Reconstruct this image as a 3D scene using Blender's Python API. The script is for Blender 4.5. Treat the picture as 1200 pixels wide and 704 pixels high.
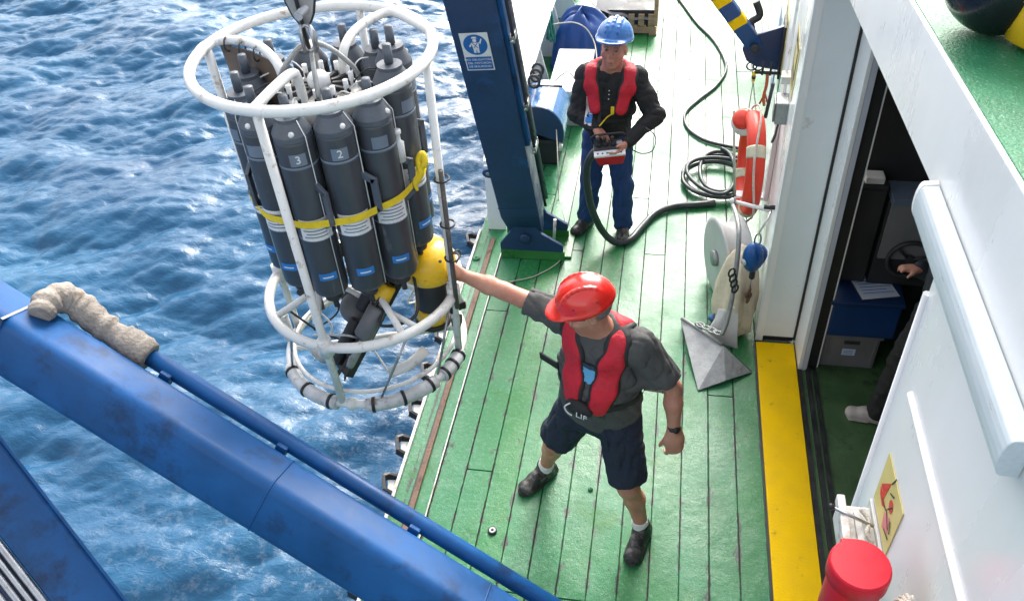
import bpy, bmesh, math, random
import numpy as np
from mathutils import Vector, Matrix

for o in list(bpy.data.objects):
    bpy.data.objects.remove(o, do_unlink=True)
SC = bpy.context.scene
COL = SC.collection
random.seed(7)
RNG = np.random.default_rng(11)

# ------------------------------------------------------------------ camera
FPX = 990.0
def _n(v):
    return v / np.linalg.norm(v)
_D = _n(np.array([90., 1148., FPX]))
_V = np.array([222., -871., FPX])
_Y = _n(_V - _D * np.dot(_V, _D))
_Z = -_D
_X = np.cross(_Y, _Z)
R = np.array([_X, _Y, _Z])
CAM = np.array([0., 0., 4.25])
cam = bpy.data.cameras.new('Camera')
cam.lens = FPX / 1200 * 36.0
cam.sensor_width = 36.0
cam.clip_start = 0.05
cam.clip_end = 8000
camo = bpy.data.objects.new('Camera', cam)
COL.objects.link(camo)
m = Matrix.Identity(4)
for i in range(3):
    m[i][0] = R[i, 0]; m[i][1] = -R[i, 1]; m[i][2] = -R[i, 2]; m[i][3] = CAM[i]
camo.matrix_world = m
SC.camera = camo

# ------------------------------------------------------------------ light
SUN_EL = math.radians(36)
SUN_AZ = math.radians(7)        # from +Y towards +X
W = bpy.data.worlds.new('World')
SC.world = W
W.use_nodes = True
nt = W.node_tree
nt.nodes.clear()
sky = nt.nodes.new('ShaderNodeTexSky')
sky.sky_type = 'NISHITA'
sky.sun_disc = False
sky.sun_elevation = SUN_EL
sky.sun_rotation = SUN_AZ
sky.air_density = 1.2
sky.dust_density = 6.0
hsv = nt.nodes.new('ShaderNodeHueSaturation')      # thin high overcast: paler than a clear sky
hsv.inputs['Saturation'].default_value = 0.3
bg = nt.nodes.new('ShaderNodeBackground')
bg.inputs['Strength'].default_value = 0.15
wo = nt.nodes.new('ShaderNodeOutputWorld')
nt.links.new(sky.outputs[0], hsv.inputs['Color'])
nt.links.new(hsv.outputs[0], bg.inputs[0])
nt.links.new(bg.outputs[0], wo.inputs[0])
sun = bpy.data.lights.new('sun', 'SUN')
sun.energy = 0.65
sun.angle = math.radians(24)
sun.color = (1.0, 0.965, 0.91)
suno = bpy.data.objects.new('sun', sun)
COL.objects.link(suno)
sd = Vector((math.sin(SUN_AZ) * math.cos(SUN_EL), math.cos(SUN_AZ) * math.cos(SUN_EL), math.sin(SUN_EL)))
suno.rotation_euler = sd.to_track_quat('Z', 'Y').to_euler()
suno.location = (2, 12, 14)
SC.view_settings.view_transform = 'Standard'
SC.view_settings.look = 'None'
SC.view_settings.gamma = 1
SC.view_settings.exposure = 1.65

# ------------------------------------------------------------------ pixel -> place
def ray(px, py):
    return R @ np.array([px - 600., py - 352., FPX])
def PZ(px, py, z=0.0):
    d = ray(px, py); return CAM + d * (z - CAM[2]) / d[2]
def PX(px, py, x):
    d = ray(px, py); return CAM + d * (x - CAM[0]) / d[0]
def PY(px, py, y):
    d = ray(px, py); return CAM + d * (y - CAM[1]) / d[1]
def PD(px, py, dep):
    return CAM + ray(px, py) / FPX * dep
A3 = lambda *v: np.array(v, float)

# ------------------------------------------------------------------ mesh builder
class MB:
    def __init__(s):
        s.v = []; s.f = []; s.sm = []
    def _add(s, vs, fs, smooth=False):
        b = len(s.v)
        s.v += [tuple(map(float, p)) for p in vs]
        for f in fs:
            s.f.append(tuple(b + i for i in f)); s.sm.append(smooth)
        return s
    def box(s, c, size, rot=None):
        c = np.asarray(c, float); h = np.asarray(size, float) / 2
        vs = []
        for sx in (-1, 1):
            for sy in (-1, 1):
                for sz in (-1, 1):
                    q = np.array([sx, sy, sz]) * h
                    if rot is not None: q = rot @ q
                    vs.append(c + q)
        return s._add(vs, [(0, 1, 3, 2), (4, 6, 7, 5), (0, 4, 5, 1), (2, 3, 7, 6), (0, 2, 6, 4), (1, 5, 7, 3)])
    def bb(s, a, b):
        a = np.asarray(a, float); b = np.asarray(b, float)
        return s.box((a + b) / 2, np.abs(b - a))
    def hexa(s, p):   # 8 points: bottom loop 4, top loop 4
        return s._add(p, [(3, 2, 1, 0), (4, 5, 6, 7), (0, 1, 5, 4), (1, 2, 6, 5), (2, 3, 7, 6), (3, 0, 4, 7)])
    def tube(s, pts, r, n=8, closed=False, cap=True):
        P = [np.asarray(p, float) for p in pts]
        m_ = len(P)
        rs = list(r) if hasattr(r, '__len__') else [r] * m_
        up = None; rings = []
        for i in range(m_):
            if closed: t = P[(i + 1) % m_] - P[i - 1]
            else: t = P[min(i + 1, m_ - 1)] - P[max(i - 1, 0)]
            t = t / (np.linalg.norm(t) + 1e-12)
            if up is None:
                up = np.array([0, 0, 1.]) if abs(t[2]) < .9 else np.array([1., 0, 0])
            up = up - t * np.dot(up, t); up /= np.linalg.norm(up) + 1e-12
            sd_ = np.cross(t, up)
            rings.append([P[i] + rs[i] * (math.cos(2 * math.pi * k / n) * up + math.sin(2 * math.pi * k / n) * sd_) for k in range(n)])
        vs = [q for g in rings for q in g]; fs = []
        for i in range(m_ if closed else m_ - 1):
            j = (i + 1) % m_
            for k in range(n):
                l = (k + 1) % n
                fs.append((i * n + k, j * n + k, j * n + l, i * n + l))
        s._add(vs, fs, True)
        if cap and not closed:
            b = len(s.v) - len(vs)
            s.f.append(tuple(b + k for k in range(n))); s.sm.append(False)
            s.f.append(tuple(b + (m_ - 1) * n + n - 1 - k for k in range(n))); s.sm.append(False)
        return s
    def lathe(s, prof, o, ax=(0, 0, 1), n=24, smooth=True, a0=0., a1=2 * math.pi):
        o = np.asarray(o, float); ax = _n(np.asarray(ax, float))
        u = np.cross(ax, [0, 0, 1.]) if abs(ax[2]) < .9 else np.array([1., 0, 0])
        u = _n(u - ax * np.dot(u, ax)); w = np.cross(ax, u)
        full = abs(a1 - a0 - 2 * math.pi) < 1e-6
        cnt = n if full else n + 1
        vs = []
        for (r, h) in prof:
            for k in range(cnt):
                a = a0 + (a1 - a0) * k / n
                vs.append(o + ax * h + r * (math.cos(a) * u + math.sin(a) * w))
        fs = []
        for i in range(len(prof) - 1):
            for k in range(n):
                l = (k + 1) % cnt
                fs.append((i * cnt + k, i * cnt + l, (i + 1) * cnt + l, (i + 1) * cnt + k))
        s._add(vs, fs, smooth)
        b = len(s.v) - len(vs)
        if full:
            if prof[0][0] > 1e-5: s.f.append(tuple(b + n - 1 - k for k in range(n))); s.sm.append(False)
            if prof[-1][0] > 1e-5: s.f.append(tuple(b + (len(prof) - 1) * n + k for k in range(n))); s.sm.append(False)
        return s
    def prism(s, poly, d):   # polygon of 3D points extruded by vector d
        n = len(poly); d = np.asarray(d, float)
        vs = [np.asarray(p, float) for p in poly] + [np.asarray(p, float) + d for p in poly]
        fs = [tuple(range(n - 1, -1, -1)), tuple(range(n, 2 * n))]
        for k in range(n):
            l = (k + 1) % n
            fs.append((k, l, n + l, n + k))
        return s._add(vs, fs)
    def ell(s, c, r, n=16, m_=10, rot=None):
        c = np.asarray(c, float); r = np.asarray(r, float) * np.ones(3)
        vs = []; fs = []
        for i in range(m_ + 1):
            t = math.pi * i / m_
            for k in range(n):
                a = 2 * math.pi * k / n
                q = r * np.array([math.sin(t) * math.cos(a), math.sin(t) * math.sin(a), math.cos(t)])
                if rot is not None: q = rot @ q
                vs.append(c + q)
        for i in range(m_):
            for k in range(n):
                l = (k + 1) % n
                fs.append((i * n + k, (i + 1) * n + k, (i + 1) * n + l, i * n + l))
        return s._add(vs, fs, True)
    def grid(s, fn, nu, nv, smooth=True):
        vs = [fn(i / nu, j / nv) for i in range(nu + 1) for j in range(nv + 1)]
        fs = [(i * (nv + 1) + j, (i + 1) * (nv + 1) + j, (i + 1) * (nv + 1) + j + 1, i * (nv + 1) + j + 1) for i in range(nu) for j in range(nv)]
        return s._add(vs, fs, smooth)
    def build(s, name, mat, parent=None, bevel=0, loc=None, sub=0, keep=False):
        return link_mesh(name, s.v, s.f, mat, parent, bevel, loc, s.sm)

def worldloc(o):
    w = np.zeros(3)
    while o is not None:
        w += np.array(o.location); o = o.parent
    return w

def link_mesh(name, v, f, mat, parent=None, bevel=0, loc=None, sm=None, fix=True):
    off = worldloc(parent) if parent is not None else np.zeros(3)
    l = np.array(loc, float) if loc is not None else np.zeros(3)
    me = bpy.data.meshes.new(name)
    va = np.asarray(v, float) - off - l
    if isinstance(f, np.ndarray):
        me.vertices.add(len(va)); me.vertices.foreach_set('co', va.astype(np.float32).ravel())
        me.loops.add(f.size); me.loops.foreach_set('vertex_index', f.astype(np.int32).ravel())
        me.polygons.add(len(f)); me.polygons.foreach_set('loop_start', np.arange(0, f.size, f.shape[1], dtype=np.int32))
        me.update(calc_edges=True)
        me.polygons.foreach_set('use_smooth', np.ones(len(f), bool))
    else:
        me.from_pydata([tuple(p) for p in va], [], [tuple(q) for q in f])
        if sm is not None: me.polygons.foreach_set('use_smooth', np.array(sm, bool))
        if fix or bevel:
            bm = bmesh.new(); bm.from_mesh(me)
            bmesh.ops.recalc_face_normals(bm, faces=bm.faces)
            if bevel:
                ed = [e for e in bm.edges if len(e.link_faces) == 2 and e.calc_face_angle(0) > .5]
                bmesh.ops.bevel(bm, geom=ed, offset=bevel, segments=2, profile=.6, affect='EDGES', clamp_overlap=True)
            bm.to_mesh(me); bm.free()
    me.materials.append(mat)
    o = bpy.data.objects.new(name, me)
    o.location = l
    if parent is not None: o.parent = parent
    COL.objects.link(o)
    return o

def thing(name, label, cat, loc, group=None):
    o = bpy.data.objects.new(name, None)
    o.empty_display_size = .1
    o.location = loc; COL.objects.link(o)
    return tag(o, label, cat, group)
def tag(o, label, cat, group=None):
    o['label'] = label; o['category'] = cat
    if group: o['group'] = group
    return o
def struct(o, label=None):
    o['kind'] = 'structure'
    if label: o['label'] = label
    return o
def cat_rom(pts, n=8, closed=False):
    P = [np.asarray(p, float) for p in pts]; out = []; m_ = len(P)
    rng = range(m_) if closed else range(m_ - 1)
    for i in rng:
        if closed: a, b, c, d = P[i - 1], P[i], P[(i + 1) % m_], P[(i + 2) % m_]
        else: a, b, c, d = P[max(i - 1, 0)], P[i], P[i + 1], P[min(i + 2, m_ - 1)]
        for k in range(n):
            t = k / n
            out.append(.5 * ((2 * b) + (c - a) * t + (2 * a - 5 * b + 4 * c - d) * t * t + (3 * b - a - 3 * c + d) * t ** 3))
    if not closed: out.append(P[-1])
    return out
def text(body, size, org, right, up, mat, parent, name='lettering', thick=.0008, space=1.0):
    cu = bpy.data.curves.new(name, 'FONT'); cu.body = body; cu.size = size
    cu.align_x = 'CENTER'; cu.align_y = 'CENTER'; cu.extrude = thick; cu.resolution_u = 3
    cu.space_character = space
    t = bpy.data.objects.new(name, cu); COL.objects.link(t)
    dg = bpy.context.evaluated_depsgraph_get()
    me = bpy.data.meshes.new_from_object(t.evaluated_get(dg))
    bpy.data.objects.remove(t, do_unlink=True); bpy.data.curves.remove(cu)
    r = Vector(right).normalized(); u = Vector(up); u = (u - r * u.dot(r)).normalized(); n = r.cross(u)
    M = Matrix(((r.x, u.x, n.x, 0), (r.y, u.y, n.y, 0), (r.z, u.z, n.z, 0), (0, 0, 0, 1)))
    off = Vector(org) - Vector(worldloc(parent)) if parent is not None else Vector(org)
    me.transform(Matrix.Translation(off) @ M)
    me.materials.clear(); me.materials.append(mat)
    o = bpy.data.objects.new(name, me); COL.objects.link(o)
    if parent is not None: o.parent = parent
    return o
def rotz(a):
    c, s_ = math.cos(a), math.sin(a); return np.array([[c, -s_, 0], [s_, c, 0], [0, 0, 1.]])
def frame(ax, hint=(0, 0, 1)):   # columns: x along ax, z near hint
    x = _n(np.asarray(ax, float)); h = np.asarray(hint, float)
    z = _n(h - x * np.dot(h, x)); y = np.cross(z, x)
    return np.array([x, y, z]).T

# ------------------------------------------------------------------ materials
def L(c):   # sRGB 0-255 to linear
    return tuple(((x / 255 / 12.92) if x / 255 <= .04045 else ((x / 255 + .055) / 1.055) ** 2.4) for x in c)
def mat(name, col, rough=.5, metal=0., var=.18, scale=5., bump=0., bscale=60., coat=0., dirt=None, damt=.35, dscale=4., rvar=.15, spec=.5, stretch=None, rand=0., sss=0.):
    M = bpy.data.materials.new(name); M.use_nodes = True
    t = M.node_tree; N = t.nodes; K = t.links
    b = N['Principled BSDF']
    tc = N.new('ShaderNodeTexCoord'); src = tc.outputs['Object']
    if stretch:
        mp = N.new('ShaderNodeMapping'); mp.inputs['Scale'].default_value = stretch
        K.new(src, mp.inputs['Vector']); src = mp.outputs[0]
    n1 = N.new('ShaderNodeTexNoise'); n1.inputs['Scale'].default_value = scale; n1.inputs['Detail'].default_value = 6; n1.inputs['Roughness'].default_value = .62
    K.new(src, n1.inputs['Vector'])
    mr = N.new('ShaderNodeMapRange'); mr.inputs['From Min'].default_value = .3; mr.inputs['From Max'].default_value = .7
    mr.inputs['To Min'].default_value = 1 - var; mr.inputs['To Max'].default_value = 1 + var
    K.new(n1.outputs['Fac'], mr.inputs['Value'])
    mul = N.new('ShaderNodeMix'); mul.data_type = 'RGBA'; mul.blend_type = 'MULTIPLY'; mul.inputs['Factor'].default_value = 1
    mul.inputs[6].default_value = (*col, 1)
    val = mr.outputs[0]
    if rand:
        oi = N.new('ShaderNodeObjectInfo'); r2 = N.new('ShaderNodeMapRange')
        r2.inputs['To Min'].default_value = 1 - rand; r2.inputs['To Max'].default_value = 1 + rand
        K.new(oi.outputs['Random'], r2.inputs['Value'])
        mm = N.new('ShaderNodeMath'); mm.operation = 'MULTIPLY'; K.new(val, mm.inputs[0]); K.new(r2.outputs[0], mm.inputs[1]); val = mm.outputs[0]
    K.new(val, mul.inputs[7])
    out = mul.outputs[2]
    if dirt is not None:
        n2 = N.new('ShaderNodeTexNoise'); n2.inputs['Scale'].default_value = dscale; n2.inputs['Detail'].default_value = 9; n2.inputs['Roughness'].default_value = .7
        K.new(src, n2.inputs['Vector'])
        cr = N.new('ShaderNodeMapRange'); cr.inputs['From Min'].default_value = .66 - damt * .3; cr.inputs['From Max'].default_value = .74 - damt * .15
        K.new(n2.outputs['Fac'], cr.inputs['Value'])
        mx = N.new('ShaderNodeMix'); mx.data_type = 'RGBA'
        K.new(cr.outputs[0], mx.inputs['Factor']); K.new(out, mx.inputs[6]); mx.inputs[7].default_value = (*dirt, 1)
        out = mx.outputs[2]
    K.new(out, b.inputs['Base Color'])
    rr = N.new('ShaderNodeMapRange'); rr.inputs['From Min'].default_value = .3; rr.inputs['From Max'].default_value = .7
    rr.inputs['To Min'].default_value = max(.02, rough - rvar); rr.inputs['To Max'].default_value = min(1, rough + rvar)
    K.new(n1.outputs['Fac'], rr.inputs['Value']); K.new(rr.outputs[0], b.inputs['Roughness'])
    b.inputs['Metallic'].default_value = metal
    b.inputs['Specular IOR Level'].default_value = spec
    b.inputs['Coat Weight'].default_value = coat; b.inputs['Coat Roughness'].default_value = .12
    if sss:
        b.inputs['Subsurface Weight'].default_value = sss; b.inputs['Subsurface Radius'].default_value = (.012, .004, .002)
    if bump:
        n3 = N.new('ShaderNodeTexNoise'); n3.inputs['Scale'].default_value = bscale; n3.inputs['Detail'].default_value = 4
        K.new(src, n3.inputs['Vector'])
        bp = N.new('ShaderNodeBump'); bp.inputs['Strength'].default_value = min(1, bump); bp.inputs['Distance'].default_value = .01
        K.new(n3.outputs['Fac'], bp.inputs['Height']); K.new(bp.outputs[0], b.inputs['Normal'])
    return M

RUST = (.16, .065, .025); GRIME = (.12, .1, .08)
white = mat('white_paint', (.82, .825, .83), .32, var=.05, scale=2.5, dirt=(.74, .735, .72), damt=-.1, dscale=1.2, stretch=(1, 1, .35), bump=.05, bscale=7)
white_tube = mat('white_tube_paint', (.76, .76, .74), .35, var=.07, scale=9, dirt=(.34, .27, .2), damt=.3, dscale=16, bump=.15, bscale=40)
white_worn = mat('worn_white_paint', (.66, .66, .64), .5, var=.12, scale=6, dirt=(.3, .22, .15), damt=.45, dscale=7, bump=.2, bscale=30)
blue_paint = mat('blue_crane_paint', (.005, .075, .24), .5, var=.28, scale=3, dirt=(.006, .03, .09), damt=.45, dscale=4, bump=.15, bscale=22, spec=.35)
navy_paint = mat('navy_frame_paint', (.014, .04, .115), .42, var=.25, scale=4, dirt=(.02, .08, .24), damt=.35, dscale=3.2, bump=.12, bscale=30)
green_paint = mat('green_base_paint', (.03, .17, .04), .35, var=.3, scale=6, bump=.25, bscale=60)
yellow_paint = mat('yellow_paint', (.9, .56, .0), .75, spec=.2, var=.07, scale=5, dirt=(.42, .27, .03), damt=.16, dscale=12, bump=.3, bscale=90)
yellow_plastic = mat('yellow_plastic', (.82, .5, .015), .32, var=.1, scale=14, dirt=(.3, .2, .05), damt=.2, dscale=20)
strap_yellow = mat('yellow_webbing', (.82, .6, .02), .7, var=.12, scale=30, bump=.4, bscale=220)
pvc = mat('grey_pvc', (.05, .058, .07), .4, var=.2, scale=8, dirt=(.16, .17, .18), damt=.18, dscale=14, bump=.08, bscale=40, stretch=(1, 1, .3))
pvc_lid = mat('grey_pvc_lid', (.085, .1, .125), .42, var=.2, scale=14)
plate_grey = mat('number_plate_grey', (.16, .2, .26), .45, var=.1)
label_white = mat('label_white', (.72, .73, .74), .5, var=.08, scale=30, dirt=(.4, .4, .42), damt=.25, dscale=40)
label_blue = mat('label_blue', (.03, .2, .55), .45, var=.1)
ink = mat('black_ink', (.03, .03, .035), .6, var=.1)
ink_white = mat('white_ink', (.75, .76, .78), .6, var=.05)
steel = mat('steel', (.42, .43, .45), .34, metal=.9, var=.2, scale=14, dirt=(.2, .15, .11), damt=.25, dscale=12, bump=.1)
galv = mat('galvanised_steel', (.36, .37, .37), .5, metal=.6, var=.25, scale=10, dirt=(.22, .2, .17), damt=.35, dscale=9, bump=.2)
dark_steel = mat('dark_steel', (.03, .032, .035), .45, metal=.4, var=.3, scale=10, dirt=RUST, damt=.2, dscale=12, bump=.15)
rust_steel = mat('rusty_steel', (.2, .12, .085), .75, metal=.1, var=.35, scale=12, dirt=(.09, .045, .025), damt=.5, dscale=9, bump=.5, bscale=50)
rubber = mat('black_rubber', (.018, .018, .02), .55, var=.25, scale=12, bump=.15)
hose_grey = mat('dark_hose', (.035, .042, .048), .42, var=.2, scale=9, bump=.1)
brown_sheet = mat('brown_sheet', (.15, .11, .085), .55, var=.2, scale=8, dirt=(.08, .06, .05), damt=.4, dscale=10)
rag = mat('wrapped_rag', (.3, .265, .23), .95, var=.3, scale=14, dirt=(.14, .1, .07), damt=.4, dscale=9, bump=.9, bscale=70)
canvas = mat('cream_canvas', (.62, .55, .41), .85, var=.15, scale=7, dirt=(.36, .3, .22), damt=.3, dscale=5, bump=.5, bscale=40)
red_plastic = mat('red_plastic', (.56, .008, .025), .4, spec=.3, var=.1, scale=8, dirt=(.38, .015, .02), damt=.2, dscale=12)
helmet_red = mat('helmet_red', (.76, .028, .02), .24, var=.05, coat=.4, scale=7)
helmet_blue = mat('helmet_blue', (.02, .14, .42), .28, var=.08, coat=.3, scale=7)
vest_red = mat('lifejacket_red', (.56, .012, .03), .62, var=.16, scale=14, bump=.5, bscale=55)
vest_edge = mat('lifejacket_edge', (.02, .02, .022), .7, var=.2)
tee = mat('grey_tshirt', (.078, .08, .078), .9, var=.16, scale=9, bump=.5, bscale=35)
shorts_m = mat('navy_shorts', (.014, .022, .042), .85, var=.2, scale=10, bump=.5, bscale=45)
jeans = mat('blue_work_trousers', (.014, .045, .165), .85, var=.25, scale=8, bump=.6, bscale=40)
black_cloth = mat('black_cloth', (.012, .012, .014), .8, var=.3, scale=8, bump=.6, bscale=35)
skin = mat('skin', (.5, .25, .17), .5, var=.2, scale=11, dirt=(.46, .18, .12), damt=.7, dscale=7, bump=.12, bscale=90, sss=.15)
skin_b = mat('ruddy_skin', (.47, .22, .155), .5, var=.2, scale=22, dirt=(.42, .13, .1), damt=.7, dscale=14, bump=.15, bscale=90, sss=.15)
hair_m = mat('grey_hair', (.2, .19, .18), .8, var=.3, scale=60, bump=.6, bscale=200)
boot = mat('worn_black_boot', (.022, .021, .021), .45, var=.4, scale=18, dirt=(.17, .16, .15), damt=.55, dscale=20, bump=.35, bscale=40)
sock = mat('white_sock', (.72, .72, .7), .9, var=.06, scale=30, bump=.5, bscale=120)
orange_ring = mat('orange_lifebuoy', (.7, .04, .015), .42, var=.08, scale=9, dirt=(.55, .12, .06), damt=.2, dscale=9)
tape_m = mat('reflective_tape', (.6, .57, .42), .4, metal=.2, var=.08, scale=40)
rope_m = mat('pale_rope', (.56, .53, .46), .9, var=.2, scale=30, bump=.8, bscale=160)
rope_teal = mat('teal_rope', (.05, .25, .23), .85, var=.3, scale=30, bump=.6, bscale=160)
blue_plastic = mat('blue_plastic', (.008, .085, .3), .33, var=.15, scale=9)
tarp_blue = mat('blue_tarpaulin', (.006, .055, .25), .4, var=.25, scale=5, bump=.5, bscale=9)
wood = mat('pallet_wood', (.36, .23, .14), .8, var=.3, scale=5, stretch=(1, 6, 6), bump=.4, bscale=40)
grey_sheet = mat('grey_cover', (.2, .2, .21), .75, var=.15, scale=6, bump=.5, bscale=14)
box_white = mat('white_box_plastic', (.66, .66, .64), .5, var=.08, dirt=(.45, .4, .33), damt=.3, dscale=5)
cabin_dark = mat('cabin_dark', (.022, .023, .026), .6, var=.3, scale=4)  # cabin walls: the unlit room's gloom is put into a near-black colour
cabin_grey = mat('cabin_grey', (.16, .16, .17), .5, var=.15, scale=5)
crate_grey = mat('grey_crate', (.15, .15, .15), .6, var=.12, scale=8)
paper_m = mat('paper', (.55, .6, .7), .6, var=.06)
sign_yellow = mat('sign_yellow', (.66, .55, .2), .45, var=.08, scale=8)
sign_red = mat('sign_red', (.66, .03, .03), .45, var=.08)
sign_blue = mat('sign_blue', (.01, .12, .4), .45, var=.06)
sign_green = mat('sign_green', (.02, .27, .1), .45, var=.06)
hook_grey = mat('cast_grey', (.32, .32, .33), .45, metal=.3, var=.2, scale=12, dirt=(.2, .19, .18), damt=.35, dscale=10, bump=.15)
glassy = mat('fogged_diffuser', (.72, .8, .84), .42, var=.06, scale=12, stretch=(6, 1, 6))
_b = glassy.node_tree.nodes['Principled BSDF']; _b.inputs['Transmission Weight'].default_value = .3
black_ball = mat('black_fender_rubber', (.012, .012, .016), .3, var=.2, scale=5)

def deck_material():
    M = bpy.data.materials.new('wet_green_deck_paint'); M.use_nodes = True
    t = M.node_tree; N = t.nodes; K = t.links; b = N['Principled BSDF']
    geo = N.new('ShaderNodeNewGeometry'); P = geo.outputs['Position']
    def noise(sc, det=6, ro=.6, st=None, dist=0):
        n_ = N.new('ShaderNodeTexNoise'); n_.inputs['Scale'].default_value = sc; n_.inputs['Detail'].default_value = det
        n_.inputs['Roughness'].default_value = ro; n_.inputs['Distortion'].default_value = dist
        s_ = P
        if st:
            mp = N.new('ShaderNodeMapping'); mp.inputs['Scale'].default_value = st; K.new(P, mp.inputs['Vector']); s_ = mp.outputs[0]
        K.new(s_, n_.inputs['Vector']); return n_.outputs['Fac']
    def rmp(f, a, b_, c=0., d=1.):
        r_ = N.new('ShaderNodeMapRange'); r_.inputs['From Min'].default_value = a; r_.inputs['From Max'].default_value = b_
        r_.inputs['To Min'].default_value = c; r_.inputs['To Max'].default_value = d; K.new(f, r_.inputs['Value']); return r_.outputs[0]
    def mix(f, a, b_):
        x = N.new('ShaderNodeMix'); x.data_type = 'RGBA'; K.new(f, x.inputs['Factor'])
        for i_, q in ((6, a), (7, b_)):
            if isinstance(q, tuple): x.inputs[i_].default_value = (*q, 1)
            else: K.new(q, x.inputs[i_])
        return x.outputs[2]
    base = mix(rmp(noise(1.6, 5, .6, (1, .45, 1)), .38, .62), (.026, .195, .075), (.016, .185, .034))
    oi = N.new('ShaderNodeObjectInfo')
    base = mix(rmp(oi.outputs['Random'], 0, 1, 0, .55), base, (.046, .235, .115))
    chalk = noise(38, 5, .75)
    base = mix(rmp(chalk, .52, .66, 0, .4), base, (.2, .4, .3))            # worn non-slip grit
    worn = noise(13, 9, .75, (1, .45, 1), .4)
    sx = N.new('ShaderNodeSeparateXYZ'); K.new(P, sx.inputs[0])
    def mth(op, a, b_=None):
        q = N.new('ShaderNodeMath'); q.operation = op
        for i_, v_ in enumerate((a, b_)):
            if v_ is None: continue
            if isinstance(v_, (int, float)): q.inputs[i_].default_value = v_
            else: K.new(v_, q.inputs[i_])
        return q.outputs[0]
    pw = (.735 + 1.25) / 12
    fr = mth('FRACT', mth('DIVIDE', mth('ADD', sx.outputs[0], 1.25 + 20 * pw), pw))
    seam = mth('POWER', mth('MULTIPLY', mth('ABSOLUTE', mth('SUBTRACT', fr, .5)), 2), 6)
    worn = mth('ADD', worn, mth('MULTIPLY', seam, .2))
    base = mix(rmp(noise(3.1, 9, .72, (1, .35, 1), .5), .5, .66, 0, .6), base, (.022, .15, .05))
    base = mix(rmp(worn, .615, .66, 0, .92), base, (.035, .045, .04))                   # chipped to dark primer
    base = mix(rmp(noise(2.3, 8, .7), .58, .63, 0, .75), base, (.014, .15, .02))  # darker, more saturated green patches
    K.new(base, b.inputs['Base Color'])
    wet = noise(1.1, 5, .55, (1, .6, 1))
    K.new(rmp(wet, .4, .6, .2, .46), b.inputs['Roughness'])
    b.inputs['Specular IOR Level'].default_value = .3
    K.new(rmp(wet, .38, .6, .42, .05), b.inputs['Coat Weight'])
    b.inputs['Coat Roughness'].default_value = .18
    K.new(rmp(wet, .35, .65, .14, .34), b.inputs['Coat Roughness'])
    bp = N.new('ShaderNodeBump'); bp.inputs['Strength'].default_value = .5; bp.inputs['Distance'].default_value = .004
    K.new(noise(120, 4, .7), bp.inputs['Height'])
    bp2 = N.new('ShaderNodeBump'); bp2.inputs['Strength'].default_value = .3; bp2.inputs['Distance'].default_value = .02
    K.new(noise(7, 4, .6), bp2.inputs['Height']); K.new(bp.outputs[0], bp2.inputs['Normal'])
    K.new(bp2.outputs[0], b.inputs['Normal']); K.new(bp2.outputs[0], b.inputs['Coat Normal'])
    return M
deck_m = deck_material()
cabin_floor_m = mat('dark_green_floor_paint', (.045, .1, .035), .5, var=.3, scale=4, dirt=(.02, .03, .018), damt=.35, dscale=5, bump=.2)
upper_deck_m = mat('upper_deck_paint', (.022, .16, .075), .42, var=.15, scale=4, bump=.6, bscale=110, coat=0, spec=.2, dirt=(.1, .3, .2), damt=.3, dscale=45)

def sea_material():
    M = bpy.data.materials.new('sea_water'); M.use_nodes = True
    t = M.node_tree; N = t.nodes; K = t.links; b = N['Principled BSDF']
    geo = N.new('ShaderNodeNewGeometry'); P = geo.outputs['Position']
    n_ = N.new('ShaderNodeTexNoise'); n_.inputs['Scale'].default_value = .35; n_.inputs['Detail'].default_value = 5
    K.new(P, n_.inputs['Vector'])
    mx = N.new('ShaderNodeMix'); mx.data_type = 'RGBA'
    r_ = N.new('ShaderNodeMapRange'); r_.inputs['From Min'].default_value = .35; r_.inputs['From Max'].default_value = .65
    K.new(n_.outputs['Fac'], r_.inputs['Value']); K.new(r_.outputs[0], mx.inputs['Factor'])
    mx.inputs[6].default_value = (.012, .066, .145, 1); mx.inputs[7].default_value = (.022, .102, .2, 1)
    at = N.new('ShaderNodeAttribute'); at.attribute_name = 'foam'
    n2 = N.new('ShaderNodeTexNoise'); n2.inputs['Scale'].default_value = 9; n2.inputs['Detail'].default_value = 8; n2.inputs['Roughness'].default_value = .75
    K.new(P, n2.inputs['Vector'])
    ml = N.new('ShaderNodeMath'); ml.operation = 'MULTIPLY'
    r2 = N.new('ShaderNodeMapRange'); r2.inputs['From Min'].default_value = .5; r2.inputs['From Max'].default_value = .68
    K.new(n2.outputs['Fac'], r2.inputs['Value']); K.new(r2.outputs[0], ml.inputs[0]); K.new(at.outputs['Fac'], ml.inputs[1])
    fm = N.new('ShaderNodeMix'); fm.data_type = 'RGBA'; fm.inputs[7].default_value = (.62, .68, .74, 1)
    K.new(ml.outputs[0], fm.inputs['Factor']); K.new(mx.outputs[2], fm.inputs[6])
    K.new(fm.outputs[2], b.inputs['Base Color'])
    b.inputs['Roughness'].default_value = .07; b.inputs['IOR'].default_value = 1.34
    w1 = N.new('ShaderNodeTexNoise'); w1.inputs['Scale'].default_value = 11; w1.inputs['Detail'].default_value = 5; w1.inputs['Roughness'].default_value = .6; w1.inputs['Distortion'].default_value = .6
    mp = N.new('ShaderNodeMapping'); mp.inputs['Scale'].default_value = (.7, 1.25, 1); mp.inputs['Rotation'].default_value = (0, 0, .35)
    K.new(P, mp.inputs['Vector']); K.new(mp.outputs[0], w1.inputs['Vector'])
    bp = N.new('ShaderNodeBump'); bp.inputs['Strength'].default_value = .4; bp.inputs['Distance'].default_value = .035
    K.new(w1.outputs['Fac'], bp.inputs['Height']); K.new(bp.outputs[0], b.inputs['Normal'])
    return M
sea_m = sea_material()

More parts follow.
